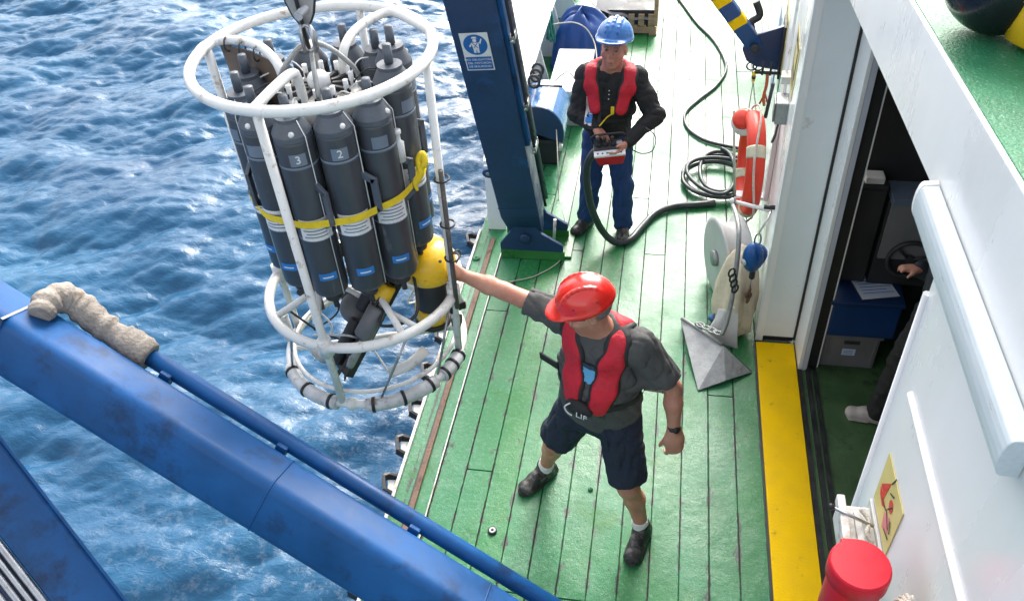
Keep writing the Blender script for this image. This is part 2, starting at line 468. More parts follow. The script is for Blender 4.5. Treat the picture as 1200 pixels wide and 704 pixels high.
# ================================================================== SETTING
SEA_Z = -2.5
def build_sea():
    n = 860; Lt = 28.0
    k1 = 2 * np.pi * np.fft.fftfreq(n, Lt / n)
    kx, ky = np.meshgrid(k1, k1, indexing='ij'); k = np.hypot(kx, ky); k[0, 0] = 1
    V = 2.0; Lw = V * V / 9.81
    wd = _n(np.array([.35, -.94]))
    cosw = (kx * wd[0] + ky * wd[1]) / k
    ph = np.exp(-1 / (k * Lw) ** 2) / k ** 4 * (cosw ** 4 * .9 + .1) * np.exp(-(k * .018) ** 2)
    ph[0, 0] = 0
    h0 = (RNG.normal(size=(n, n)) + 1j * RNG.normal(size=(n, n))) * np.sqrt(ph)
    H = np.real(np.fft.ifft2(h0)); sc = .056 / H.std(); H *= sc; h0 *= sc
    dx = np.real(np.fft.ifft2(-1j * kx / k * h0)); dy = np.real(np.fft.ifft2(-1j * ky / k * h0))
    dz2 = np.real(np.fft.ifft2(-(k ** 2) * h0))
    x = -27 + np.arange(n) * Lt / n; y = -5 + np.arange(n) * Lt / n
    X, Y = np.meshgrid(x, y, indexing='ij')
    ed = np.minimum.reduce([X - X.min(), X.max() - X, Y - Y.min(), Y.max() - Y]); fd = np.clip(ed / 3, 0, 1)
    sw = .05 * np.sin(X * .9 + Y * 1.5 + .8 * np.sin(X * .5)) + .04 * np.sin(-X * .5 + Y * 1.05 + 1.3 * np.sin(Y * .35)); H = H + sw
    ch = .55
    VX = X + dx * ch * fd; VY = Y + dy * ch * fd; VZ = SEA_Z + H * fd
    foam = np.clip((-dz2 - 3.3 * dz2.std()) / (1.8 * dz2.std()), 0, 1) * fd * .8
    # churned pale water along the hull
    foam += np.clip(1 - (np.abs(X + 2.6)) / 3.0, 0, 1) * .30 * (H > -.02)
    v = np.stack([VX, VY, VZ], -1).reshape(-1, 3)
    ii = np.arange(n * n).reshape(n, n)
    f = np.stack([ii[:-1, :-1], ii[1:, :-1], ii[1:, 1:], ii[:-1, 1:]], -1).reshape(-1, 4)
    B = 4000.
    c = [ii[0, 0], ii[-1, 0], ii[-1, -1], ii[0, -1]]
    nb = len(v)
    out = np.array([[-B, -B, SEA_Z], [B, -B, SEA_Z], [B, B, SEA_Z], [-B, B, SEA_Z]])
    v = np.vstack([v, out])
    q = [[nb, nb + 1, c[1], c[0]], [nb + 1, nb + 2, c[2], c[1]], [nb + 2, nb + 3, c[3], c[2]], [nb + 3, nb, c[0], c[3]]]
    f = np.vstack([f, np.array(q)])
    o = link_mesh('sea', v, f, sea_m)
    a = o.data.attributes.new('foam', 'FLOAT', 'POINT')
    a.data.foreach_set('value', np.concatenate([foam.ravel(), np.zeros(4)]).astype(np.float32))
    struct(o, 'choppy blue sea beside the ship')
build_sea()

XE = -1.48      # outer edge of the deck
X1 = .735       # deckhouse side
X2 = 1.0        # sliding door plane
hull_w = mat('hull_side_paint', (.55, .57, .6), .4, var=.1, dirt=RUST, damt=.15)
struct(MB().bb((XE - .02, -6, -4), (6, 16, -.05)).build('ship_hull', hull_w))
deck = struct(MB().bb((XE + .002, -6, -.05), (4, 16, -.013)).build('deck', mat('deck_caulk', (.02, .07, .035), .7, var=.5, scale=9, dirt=(.012, .014, .012), damt=.7, dscale=6)))
def plank(x0, x1, y0, y1, z=0.0):
    g = .002; c = .003
    x0 += g + random.uniform(-.0015, .0015); x1 -= g + random.uniform(-.0015, .0015); y0 += .003; y1 -= .003
    z += random.uniform(-.0015, .0015)
    b = -.0125
    v = [(x0, y0, b), (x1, y0, b), (x1, y1, b), (x0, y1, b), (x0, y0, z - c), (x1, y0, z - c), (x1, y1, z - c), (x0, y1, z - c),
         (x0 + c, y0 + c, z), (x1 - c, y0 + c, z), (x1 - c, y1 - c, z), (x0 + c, y1 - c, z)]
    f = [(3, 2, 1, 0), (0, 1, 5, 4), (1, 2, 6, 5), (2, 3, 7, 6), (3, 0, 4, 7), (4, 5, 9, 8), (5, 6, 10, 9), (6, 7, 11, 10), (7, 4, 8, 11), (8, 9, 10, 11)]
    return link_mesh('plank', v, f, deck_m, deck, fix=False)
XP = -1.25; NP = 12; PW = (X1 - XP) / NP
for i in range(NP + 6):
    y = -3.0 if i < NP else 4.62
    while y < 15.9:
        ln = random.choice([3.1, 3.9, 4.6, 5.4])
        if i >= NP: ln = 4.2
        e = min(15.95, y + ln)
        if e > 15: e = 15.95
        plank(XP + i * PW, XP + (i + 1) * PW, y, e)
        y = e
# edge plate, edge bar, rusty guide rail and seam bar
MB().bb((XE, -3, -.0125), (XP - .004, 15.9, .002)).build('margin_plate', deck_m, deck)
MB().bb((XE - .022, -3, -.06), (XE - .001, 5.7, .018)).build('edge_bar', white_worn, deck, .003)
MB().bb((-1.372, -3, .001), (-1.338, 5.58, .02)).build('guide_rail', rust_steel, deck, .003)
MB().bb((-1.385, -3, .0015), (-1.374, 5.58, .009)).build('guide_lip', dark_steel, deck)
MB().bb((XP - .012, -3, .001), (XP - .004, 5.4, .008)).build('seam_bar', white_worn, deck)
# deck eyes (flush pad eyes)
for (px, py, r) in ((577, 622, .027), (692, 573, .016), (558, 303, .03)):
    p = PZ(px, py, .004)
    e = thing('deck_fitting', {577: 'round white and rust deck fitting on the worn planks by the blue boom', 692: 'faint painted-over round deck plug between the front worker\'s feet',
              558: 'round painted pad eye on the deck edge beside the frame foot', 783: 'small painted bolt head in the planks by the yellow strip'}[px], 'deck fitting', p)
    MB().lathe([(r, 0), (r, .008), (r * .8, .011), (0, .011)], p, n=18).build('flange', dark_steel if px == 577 else deck_m, e)
    MB().lathe([(r * .72, .0112), (r * .68, .0135), (r * .34, .0135), (r * .3, .0112)], p, n=14).build('ring', white_worn if px == 577 else deck_m, e)

# ---- bulwark forward of the frame
def bulwark():
    t = thing('bulwark', 'broad white steel bulwark with wide flat cap behind the navy frame leg', 'bulwark', (-1.4, 5.75, 0))
    zc = .66
    xo = lambda y: -1.42 - .165 * (y - 5.75)
    xi = lambda y: -1.27
    y0, y1 = 5.76, 15.5
    MB().hexa([(xo(y0), y0, zc - .03), (xi(y0), y0, zc - .03), (xi(y1), y1, zc - .03), (xo(y1), y1, zc - .03),
               (xo(y0), y0, zc), (xi(y0), y0, zc), (xi(y1), y1, zc), (xo(y1), y1, zc)]).build('cap', white, t, .004)
    MB().hexa([(xo(y0) + .01, y0 + .01, 0), (xo(y0) + .04, y0 + .01, 0), (xo(y1) + .04, y1, 0), (xo(y1) + .01, y1, 0),
               (xo(y0) + .01, y0 + .01, zc - .031), (xo(y0) + .04, y0 + .01, zc - .031), (xo(y1) + .04, y1, zc - .031), (xo(y1) + .01, y1, zc - .031)]).build('plating', white, t)
    MB().prism([(-1.425, y0, 0), (-1.27, y0, 0), (-1.29, y0, zc - .031), (-1.418, y0, zc - .031)], (0, -.03, 0)).build('end_post', white, t, .004)
    for y in (6.9, 8.0, 9.1, 10.2, 11.3):
        MB().prism([(xo(y) + .05, y, .003), (-1.14, y, .003), (-1.29, y, zc - .032), (xo(y) + .05, y, zc - .032)], (0, .014, 0)).build('stay', white, t)
    for (y, w) in ((7.6, .5), (9.6, .5)):
        MB().bb((xo(y) + .2, y, zc + .001), (-1.45, y + .005, zc + .004)).build('hatch_seam', galv, t)
        MB().bb((xo(y) + .2, y + .005, zc + .001), (xo(y) + .205, y + 1.2, zc + .004)).build('hatch_seam', galv, t)
bulwark()

# ---- deckhouse
HZ = lambda y: 2.797 + .067 * (3.709 - y)      # underside of the header over the opening
UZ = lambda y: 3.157 - .057 * (y - 2.793)      # upper deck edge
YJ = 1.9; YC = 4.57
dh = thing('deckhouse', 'white steel deckhouse side with a tall dark doorway and yellow threshold', 'deckhouse', (X1, YC, 0))
MB().prism([(X1, -4, 0.003), (X1, YJ, 0.003), (X1, YJ, HZ(YJ)), (X1, YC, HZ(YC)), (X1, YC, UZ(YC)), (X1, -4, UZ(-4))], (.05, 0, 0)).build('side_wall', white, dh, .004)
# panel that closes the far side of the doorway, facing aft
MB().bb((X1 + .002, YC, .05), (X2 - .008, YC + .06, UZ(YC) - .01)).build('doorway_panel', mat('doorway_panel_paint', (.74, .79, .82), .4, var=.05, scale=2, dirt=(.4, .35, .28), damt=.12, dscale=5), dh, .004)
MB().bb((X1 + .006, YC + .012, .003), (X2 - .01, YC + .055, .049)).build('panel_foot', dark_steel, dh)
MB().bb((X2 - .0075, YC - .008, .03), (X2 + .006, YC + .05, 2.72)).build('door_seam', rubber, dh)
FB = np.array([1.335, 12.7, 0]); FA = np.array([X1, YC + .001, 0])
fd_ = _n(FB - FA); fn_ = np.array([-fd_[1], fd_[0], 0])    # outboard normal of the forward wall
def FW(px, py, off=0.):
    d = ray(px, py); t_ = np.dot(fn_, FA + fn_ * off - CAM) / np.dot(fn_, d); return CAM + d * t_
def fwp(y, z, off=0.):     # point on forward wall at world y
    k = (y - FA[1]) / fd_[1]; return FA + fd_ * k + fn_ * off + np.array([0, 0, z])
MB().prism([FA + A3(0, 0, .002), FB + A3(0, 0, .002), FB + A3(0, 0, UZ(12)), FA + A3(0, 0, UZ(YC))], -fn_ * .05).build('forward_wall', white, dh)
for z in (.03,):
    MB().prism([fwp(YC + .02, 0.003, .001), fwp(12, 0.003, .001), fwp(12, .05, .001), fwp(YC + .02, .05, .001)], fn_ * .006).build('waterway_strip', green_paint, dh)
# sliding door frame on the far side of the opening
MB().bb((X2 + .007, 4.30, .003), (X2 + .03, YC + .05, 2.75)).build('door_post', white, dh, .003)
MB().bb((X2 + .031, 4.30, .003), (X2 + .062, 4.33, 2.75)).build('door_post_return', mat('lilac_grey_paint', (.5, .52, .6), .4, var=.05), dh)
MB().bb((X2 + .031, 4.331, .003), (X2 + .13, 4.40, 2.75)).build('door_seal', rubber, dh)
MB().bb((X2 + .131, 4.335, .003), (X2 + .14, 4.41, 2.75)).build('door_trim', white, dh)
# threshold: yellow step, dark tracks
MB().bb((X1 + .004, 1.0, .001), (X2 - .004, YC - .035, .022)).build('threshold', yellow_paint, dh, .003)
MB().bb((X1 - .012, 1.0, .001), (X1 + .003, YC - .03, .014)).build('threshold_lip', dark_steel, dh)
for k, (a, b_, h, mm_) in enumerate(((X2 + .0, X2 + .03, .016, dark_steel), (X2 + .031, X2 + .055, .008, cabin_floor_m), (X2 + .056, X2 + .085, .018, dark_steel), (X2 + .086, X2 + .1, .009, cabin_floor_m), (X2 + .101, X2 + .125, .02, dark_steel))):
    MB().bb((a, 1.0, .001), (b_, 4.295, h)).build('door_track', mm_, dh)
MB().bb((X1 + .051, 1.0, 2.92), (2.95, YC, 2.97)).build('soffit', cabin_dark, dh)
# half round beads on the side wall
MB().tube([(X1 - .001, -2, 2.43), (X1 - .001, YJ - .12, 2.43)], .011, 10).build('bead', white, dh)
MB().tube([(X1 - .001, YJ, .02), (X1 - .001, YJ, 2.7)], .012, 10).build('bead', white, dh)
# cabin room behind the doorway
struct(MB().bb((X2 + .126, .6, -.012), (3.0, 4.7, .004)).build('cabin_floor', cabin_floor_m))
for (a, b_, sgn) in (((1.42, 3.55), (1.44, 4.28), 0), ((1.33, 2.9), (1.42, 3.2), 0)):
    pass
cw = thing('cabin', 'dark unlit store room behind the doorway', 'room', (2.2, 3, 0))
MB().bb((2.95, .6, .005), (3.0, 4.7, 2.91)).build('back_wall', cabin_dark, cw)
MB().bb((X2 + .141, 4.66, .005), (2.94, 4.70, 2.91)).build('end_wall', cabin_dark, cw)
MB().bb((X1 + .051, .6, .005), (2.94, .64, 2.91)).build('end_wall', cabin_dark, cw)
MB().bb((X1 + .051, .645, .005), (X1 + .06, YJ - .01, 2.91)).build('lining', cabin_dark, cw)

# ---- upper deck above the room
uy0, uy1 = -4, YC
struct(MB().hexa([(X1 + .0505, uy0, UZ(uy0) - .1), (4, uy0, UZ(uy0) - .1), (4, uy1, UZ(uy1) - .1), (X1 + .0505, uy1, UZ(uy1) - .1),
                  (X1 + .0505, uy0, UZ(uy0) - .004), (4, uy0, UZ(uy0) - .004), (4, uy1, UZ(uy1) - .004), (X1 + .0505, uy1, UZ(uy1) - .004)]).build('upper_deck', upper_deck_m))
struct(MB().hexa([(X1 + .012, uy0, UZ(uy0) + .0005), (X1 + .9, uy0, UZ(uy0) + .0005), (X1 + .9, uy1, UZ(uy1) + .0005), (X1 + .012, uy1, UZ(uy1) + .0005),
                  (X1 + .014, uy0, UZ(uy0) + .003), (X1 + .9, uy0, UZ(uy0) + .003), (X1 + .9, uy1, UZ(uy1) + .003), (X1 + .014, uy1, UZ(uy1) + .003)]).build('upper_deck_coating', upper_deck_m))

# ================================================================== FRAME LEG
def sweep_box(b, A, B, wv, dv, w0, d0, w1, d1):
    A = np.asarray(A, float); B = np.asarray(B, float); wv = np.asarray(wv, float); dv = np.asarray(dv, float)
    q = []
    for (c, w, d) in ((A, w0, d0), (B, w1, d1)):
        q += [c - wv * w / 2 - dv * d / 2, c + wv * w / 2 - dv * d / 2, c + wv * w / 2 + dv * d / 2, c - wv * w / 2 + dv * d / 2]
    return b.hexa(q)
def frame_leg():
    base = A3(-1.035, 5.40, .0)
    t = thing('launching_frame_leg', 'navy box section launching frame leg with a safety sign and hinged foot', 'frame leg', base)
    # leg axis: far end towards the camera and outboard
    pin = PY(617, 274, 5.40)
    top = PD(553, 0, 5.05)
    ax = _n(top - pin); topx = pin + ax * 4.2
    wv = _n(A3(1, 0, 0) - ax * ax[0]); dv = np.cross(ax, wv)       # dv points to +Y-ish
    if dv[1] < 0: dv = -dv
    W_, D_ = .305, .24
    cB = pin + ax * .06 + dv * .05
    cT = topx + dv * .05
    def at(h, w, d):   # h along the leg from pin, w across, d depth (negative: face towards the camera)
        return pin + ax * h + wv * w + dv * (d + .05)
    b = MB()
    lo = at(.28, 0, 0); sweep_box(b, lo, cT, wv, dv, W_, D_, W_ + .02, D_)
    sweep_box(b, at(.0, 0, 0), at(.2795, 0, 0), wv, dv, .26, .1, W_, D_)
    b.build('column', navy_paint, t, .008)
    b = MB(); sweep_box(b, at(1.0, W_ / 2 + .016, .02), at(4.1, W_ / 2 + .026, .02), wv, dv, .03, .2, .03, .2); b.build('side_plate', blue_paint, t, .004)
    b = MB(); b.tube([at(.35, W_ / 2 + .05, -.06), at(1.2, W_ / 2 + .055, -.06), at(4.0, W_ / 2 + .065, -.06)], .012, 8); b.build('hydraulic_pipe', dark_steel, t)
    b = MB(); b.tube([at(.35, W_ / 2 + .05, .02), at(1.2, W_ / 2 + .055, .02), at(4.0, W_ / 2 + .065, .02)], .012, 8); b.build('hydraulic_pipe', steel, t)
    for h in (.95, 1.35, 1.9):
        MB().box(at(h, W_ / 2 + .05, -.02), (.03, .12, .05), np.array([wv, dv, ax]).T).build('pipe_clamp', steel, t, .004)
        MB().lathe([(.012, 0), (.012, .02), (0, .02)], at(h, W_ / 2 + .05, -.08), -dv, n=8).build('bolt', steel, t)
    # weld band
    b = MB(); sweep_box(b, at(.38, 0, 0), at(.386, 0, 0), wv, dv, W_ + .006, D_ + .006, W_ + .006, D_ + .006); b.build('weld', navy_paint, t)
    # lug with hole on the outboard side
    b = MB(); pts = []
    for k in range(13):
        a = math.pi / 2 + math.pi * k / 12
        pts.append(at(.66 + .045 * math.sin(a), -W_ / 2 - .045 + .045 * math.cos(a), -.02))
    pts += [at(.60, -W_ / 2 + .01, -.02), at(.72, -W_ / 2 + .01, -.02)]
    b.prism(pts, dv * .03); b.build('lug', navy_paint, t, .002)
    MB().lathe([(.02, 0), (.02, .034), (0, .034)], at(.66, -W_ / 2 - .045, .012), -dv, n=14).build('lug_hole', galv, t)
    # hinge cheeks: plates with a round top
    for off in (-.105, .19):
        pts = []
        y = pin[1] + .05 + off
        cx_, cz_ = pin[0], pin[2]
        for k in range(15):
            a = math.radians(160 - 140 * k / 14)
            pts.append((cx_ + .135 * math.cos(a), y, cz_ + .135 * math.sin(a)))
        pts += [(cx_ + .30, y, .15), (cx_ + .30, y, .09), (cx_ - .21, y, .09), (cx_ - .21, y, .15)]
        lowp = [(cx_ - .21, y, .004), (cx_ + .31, y, .004), (cx_ + .31, y, .0895), (cx_ - .21, y, .0895)]
        ck = MB().prism(pts, (0, .03, 0)).build('hinge_cheek', navy_paint, t, .004)
        MB().prism(lowp, (0, .03, 0)).build('green_foot', green_paint, ck, .003)
    MB().lathe([(.045, 0), (.045, .02), (.03, .024), (0, .024)], (pin[0], pin[1] - .053, pin[2]), (0, -1, 0), n=20).build('hinge_pin', navy_paint, t)
    MB().prism([(pin[0] - .2, pin[1] - .02, .003), (pin[0] + .36, pin[1] - .02, .003), (pin[0] + .36, pin[1] + .3, .003), (pin[0] - .2, pin[1] + .3, .003)], (0, 0, .02)).build('base_plate', green_paint, t, .003)
    MB().tube([(pin[0] + .2, pin[1] + .12, .03), (pin[0] + .22, pin[1] + .1, .3)], .012, 8).build('locking_rod', white_tube, t)
    # ---- sign
    sg = thing('safety_sign', 'square blue and white sign showing a worker wearing a harness', 'sign', at(1.55, -.01, -D_ / 2))
    so = lambda u, v, e=0.: at(1.86 + v * .92, -.02 + u * .92, -D_ / 2 - .0035 - e)
    def rect(u0, u1, v0, v1, e, m_, nm, th=.002):
        MB().prism([so(u0, v0, e), so(u1, v0, e), so(u1, v1, e), so(u0, v1, e)], -dv * th).build(nm, m_, sg)
    rect(-.098, .098, -.155, .155, 0, label_white, 'sign_plate')
    MB().prism([so(.083 * math.cos(a), .06 + .083 * math.sin(a), .0025) for a in np.linspace(0, 2 * math.pi, 33)[:-1]], -dv * .001).build('blue_disc', sign_blue, sg)
    rect(-.09, .09, -.145, -.04, .0025, sign_blue, 'text_panel', .001)
    for i, s_ in enumerate(('USO OBLIGATORIO', 'DEL CINTURON', 'DE SEGURIDAD')):
        text(s_, .021, so(0, -.063 - i * .029, .0036), wv, ax, ink_white, sg)
    # figure: head with helmet, body, raised arm, harness
    def pol(uv, e=.0036): MB().prism([so(u, v + .06, e) for u, v in uv], -dv * .001).build('figure_mark', label_white, sg)
    pol([(.014 * math.cos(a), .036 + .014 * math.sin(a)) for a in np.linspace(0, 6.28, 13)[:-1]])
    pol([(-.02, .052), (.02, .052), (.013, .066), (-.013, .066)])
    pol([(-.026, .018), (.026, .018), (.02, -.03), (.02, -.065), (.004, -.065), (0, -.03), (-.004, -.065), (-.02, -.065), (-.02, -.03)])
    pol([(.028, .016), (.045, .05), (.052, .045), (.036, .004)])
    pol([(-.028, .016), (-.046, -.01), (-.038, -.018), (-.026, .0)])
    for uv in ([(-.02, .016), (-.014, .016), (.016, -.024), (.010, -.024)], [(.02, .016), (.014, .016), (-.016, -.024), (-.010, -.024)]):
        MB().prism([so(u, v + .06, .0048) for u, v in uv], -dv * .0006).build('harness_mark', sign_blue, sg)
frame_leg()

# ================================================================== NEAR BOOM AND STRUT
def boom():
    lo = PD(740, 840, 3.4); hi = PD(-190, 266, 3.45)
    d = _n(hi - lo)
    t = thing('crane_boom', 'thick glossy blue box boom crossing low over the deck and water', 'crane boom', (lo[0], lo[1], 0))
    view = _n(-(ray(300, 520)))
    n1 = _n(np.cross(d, A3(0, 0, 1)));                 # horizontal across
    if n1[1] > 0: n1 = -n1                              # towards the camera side
    n2 = np.cross(d, n1)
    if n2[2] < 0: n2 = -n2
    ro = math.radians(24); n1, n2 = n1 * math.cos(ro) + n2 * math.sin(ro), n2 * math.cos(ro) - n1 * math.sin(ro)
    b = MB()
    prof = []
    w, h, rr = .11, .138, .045
    for (sx, sy, a0) in ((1, 1, 0), (-1, 1, 90), (-1, -1, 180), (1, -1, 270)):
        for k in range(5):
            a = math.radians(a0 + 90 * k / 4)
            prof.append((sx * (w - rr) + rr * math.cos(a), sy * (h - rr) + rr * math.sin(a)))
    N_ = len(prof); vs = []
    st = [lo - d * .25, lo, hi * .18 + lo * .82, hi * .5 + lo * .5, hi]
    for p in st:
        for (u, v) in prof: vs.append(p + n1 * u + n2 * v)
    fs = [(i * N_ + k, i * N_ + (k + 1) % N_, (i + 1) * N_ + (k + 1) % N_, (i + 1) * N_ + k) for i in range(len(st) - 1) for k in range(N_)]
    b._add(vs, fs, True); b.f.append(tuple(range(N_))); b.sm.append(False); b.f.append(tuple(len(vs) - 1 - k for k in range(N_))); b.sm.append(False)
    b.build('box_beam', blue_paint, t)
    # joint plate near the outer end
    ln = np.linalg.norm(hi - lo)
    for (s_, wd_) in ((.775, .012),):
        c = lo + d * ln * s_
        bb_ = MB(); rot = np.array([d, n1, n2]).T
        bb_.box(c, (wd_, .224, .28), rot); bb_.build('joint_band', navy_paint, t)
    # hydraulic pipe along the far upper edge, wrapped in rags at its elbow
    off = -n1 * .178 + n2 * .125
    a0 = lo - d * .2 + off; a1 = lo + d * ln * .665 + off
    MB().tube([a0, lo + d * ln * .35 + off, a1], .037, 12).build('pipe', blue_paint, t)
    MB().tube([a1 - d * .02, a1 + d * .1], .034, 12).build('pipe_end', rust_steel, t)
    for s_ in (.3, .47, .62):
        MB().box(lo + d * ln * s_ + off * .82, (.05, .05, .06), np.array([d, n1, n2]).T).build('pipe_saddle', blue_paint, t, .006)
    for s_ in (.2, .45, .9):
        q0 = lo + d * ln * s_
        MB().tube([q0 + n1 * u + n2 * v for u, v in prof], .0045, 5, closed=True).build('weld_bead', blue_paint, t)
    # pedestal below, out of sight of the doorway
    MB().lathe([(.22, 0.003), (.22, .05), (.15, .06), (.13, lo[2] - .05), (0, lo[2] - .05)], (lo[0] + .02, lo[1] - .03, 0), n=20).build('pedestal', blue_paint, t)
    # rag bundle as its own thing
    c0 = a1 - d * .02
    rg = [c0 - d * .04, c0 + d * .08, c0 + d * .2 + n2 * .012, c0 + d * .31 + n2 * .03, c0 + d * .37 + n2 * .05 + n1 * .03, c0 + d * .39 + n1 * .10 + n2 * .052, c0 + d * .36 + n1 * .18 + n2 * .03]
    pts = cat_rom(rg, 9)
    r_ = []
    for i, p in enumerate(pts):
        f = i / (len(pts) - 1)
        r_.append(.060 + .007 * math.sin(i * .9) * math.sin(i * .37 + 1) + .010 * (abs(f - .12) < .07) - .012 * (abs(f - .24) < .05) - .010 * (f > .9))
    b = MB(); b.tube(pts, r_, 22)
    v = np.array(b.v)
    for k in range(4):
        f_ = RNG.normal(size=3) * (22 + 12 * k); v += (np.sin(v @ f_ + k)[:, None] * RNG.normal(size=3) * .0022)
    b.v = [tuple(p) for p in v]
    o = b.build('rag_wrapping', rag, None, loc=tuple(c0))
    tag(o, 'dirty beige rag wrapped round the pipe elbow on the blue boom', 'rag')
    return hi, n1, n2
hi_b, bn1, bn2 = boom()

def strut():
    jo = PD(-200, 345, 3.45)
    p1 = PD(78, 704, 3.5)
    d = _n(jo - p1); base = p1 - d * (p1[2] / d[2]) + d * .03
    t = thing('boom_strut', 'blue strut with bright hydraulic pipes beside it, leaning out below the boom', 'strut', (base[0], base[1], 0))
    view = _n(CAM - p1)
    f = _n(view - d * np.dot(view, d)); s_ = np.cross(d, f)      # s_: across in the picture
    if np.dot(s_, ray(700, 300) - ray(600, 352)) < 0: s_ = -s_
    rot = np.array([d, s_, f]).T
    ln = np.linalg.norm(jo - base)
    MB().box((jo + base) / 2 + s_ * .06, (ln, .21, .16), rot).build('box_beam', blue_paint, t, .02)
    MB().box((jo + base) / 2 + s_ * .166, (ln, .012, .19), rot).build('edge_flange', blue_paint, t, .003)
    for k, r_ in enumerate((.016, .012, .015, .02)):
        o = -s_ * (.062 + .0 + [0, .035, .068, .112][k]) + f * (.06 - .012 * k)
        MB().tube([base + o + d * .05, jo + o], r_, 10).build('hydraulic_pipe', steel, t)
    MB().box((jo + base) / 2 - s_ * .13, (ln, .16, .05), rot).build('pipe_tray', navy_paint, t, .006)
    MB().bb((base[0] - .25, base[1] - .25, .004), (base[0] + .25, base[1] + .25, .03)).build('base_plate', blue_paint, t, .004)
strut()

# brackets along the deck edge
eb = None
for i, (px, py) in enumerate(((543, 262), (529, 303), (502, 392), (488, 436), (487, 480), (474, 524), (462, 570), (432, 690))):
    y = PZ(px + 8, py, 0)[1]
    if i == 0 or i == 1: y = [5.55, 5.1][i]
    x = XE - .022
    root = thing('edge_bracket', 'black bent hook with white gusset hanging outside the deck edge', 'bracket', (x, y, -.05), 'hook brackets along the deck edge')
    if eb is None:
        pth = [(x - .001, y - .05, -.03), (x - .055, y - .045, .005), (x - .085, y + .05, .01), (x - .06, y + .075, .0), (x - .001, y + .085, -.03)]
        eb = [root]
        b = MB()
        for k in range(4):
            a, c = np.array(pth[k]), np.array(pth[k + 1])
            b.box((a + c) / 2, (np.linalg.norm(c - a) + .012, .022, .05), frame(c - a))
        eb.append(b.build('hook', rubber, root, .003))
        eb.append(MB().prism([(x - .001, y - .035, -.04), (x - .04, y - .03, -.022), (x - .06, y + .045, -.018), (x - .001, y + .07, -.04)], (0, 0, .012)).build('gusset', white_worn, root))
    else:
        for src in eb[1:]:
            c = src.copy(); c.parent = root; COL.objects.link(c)

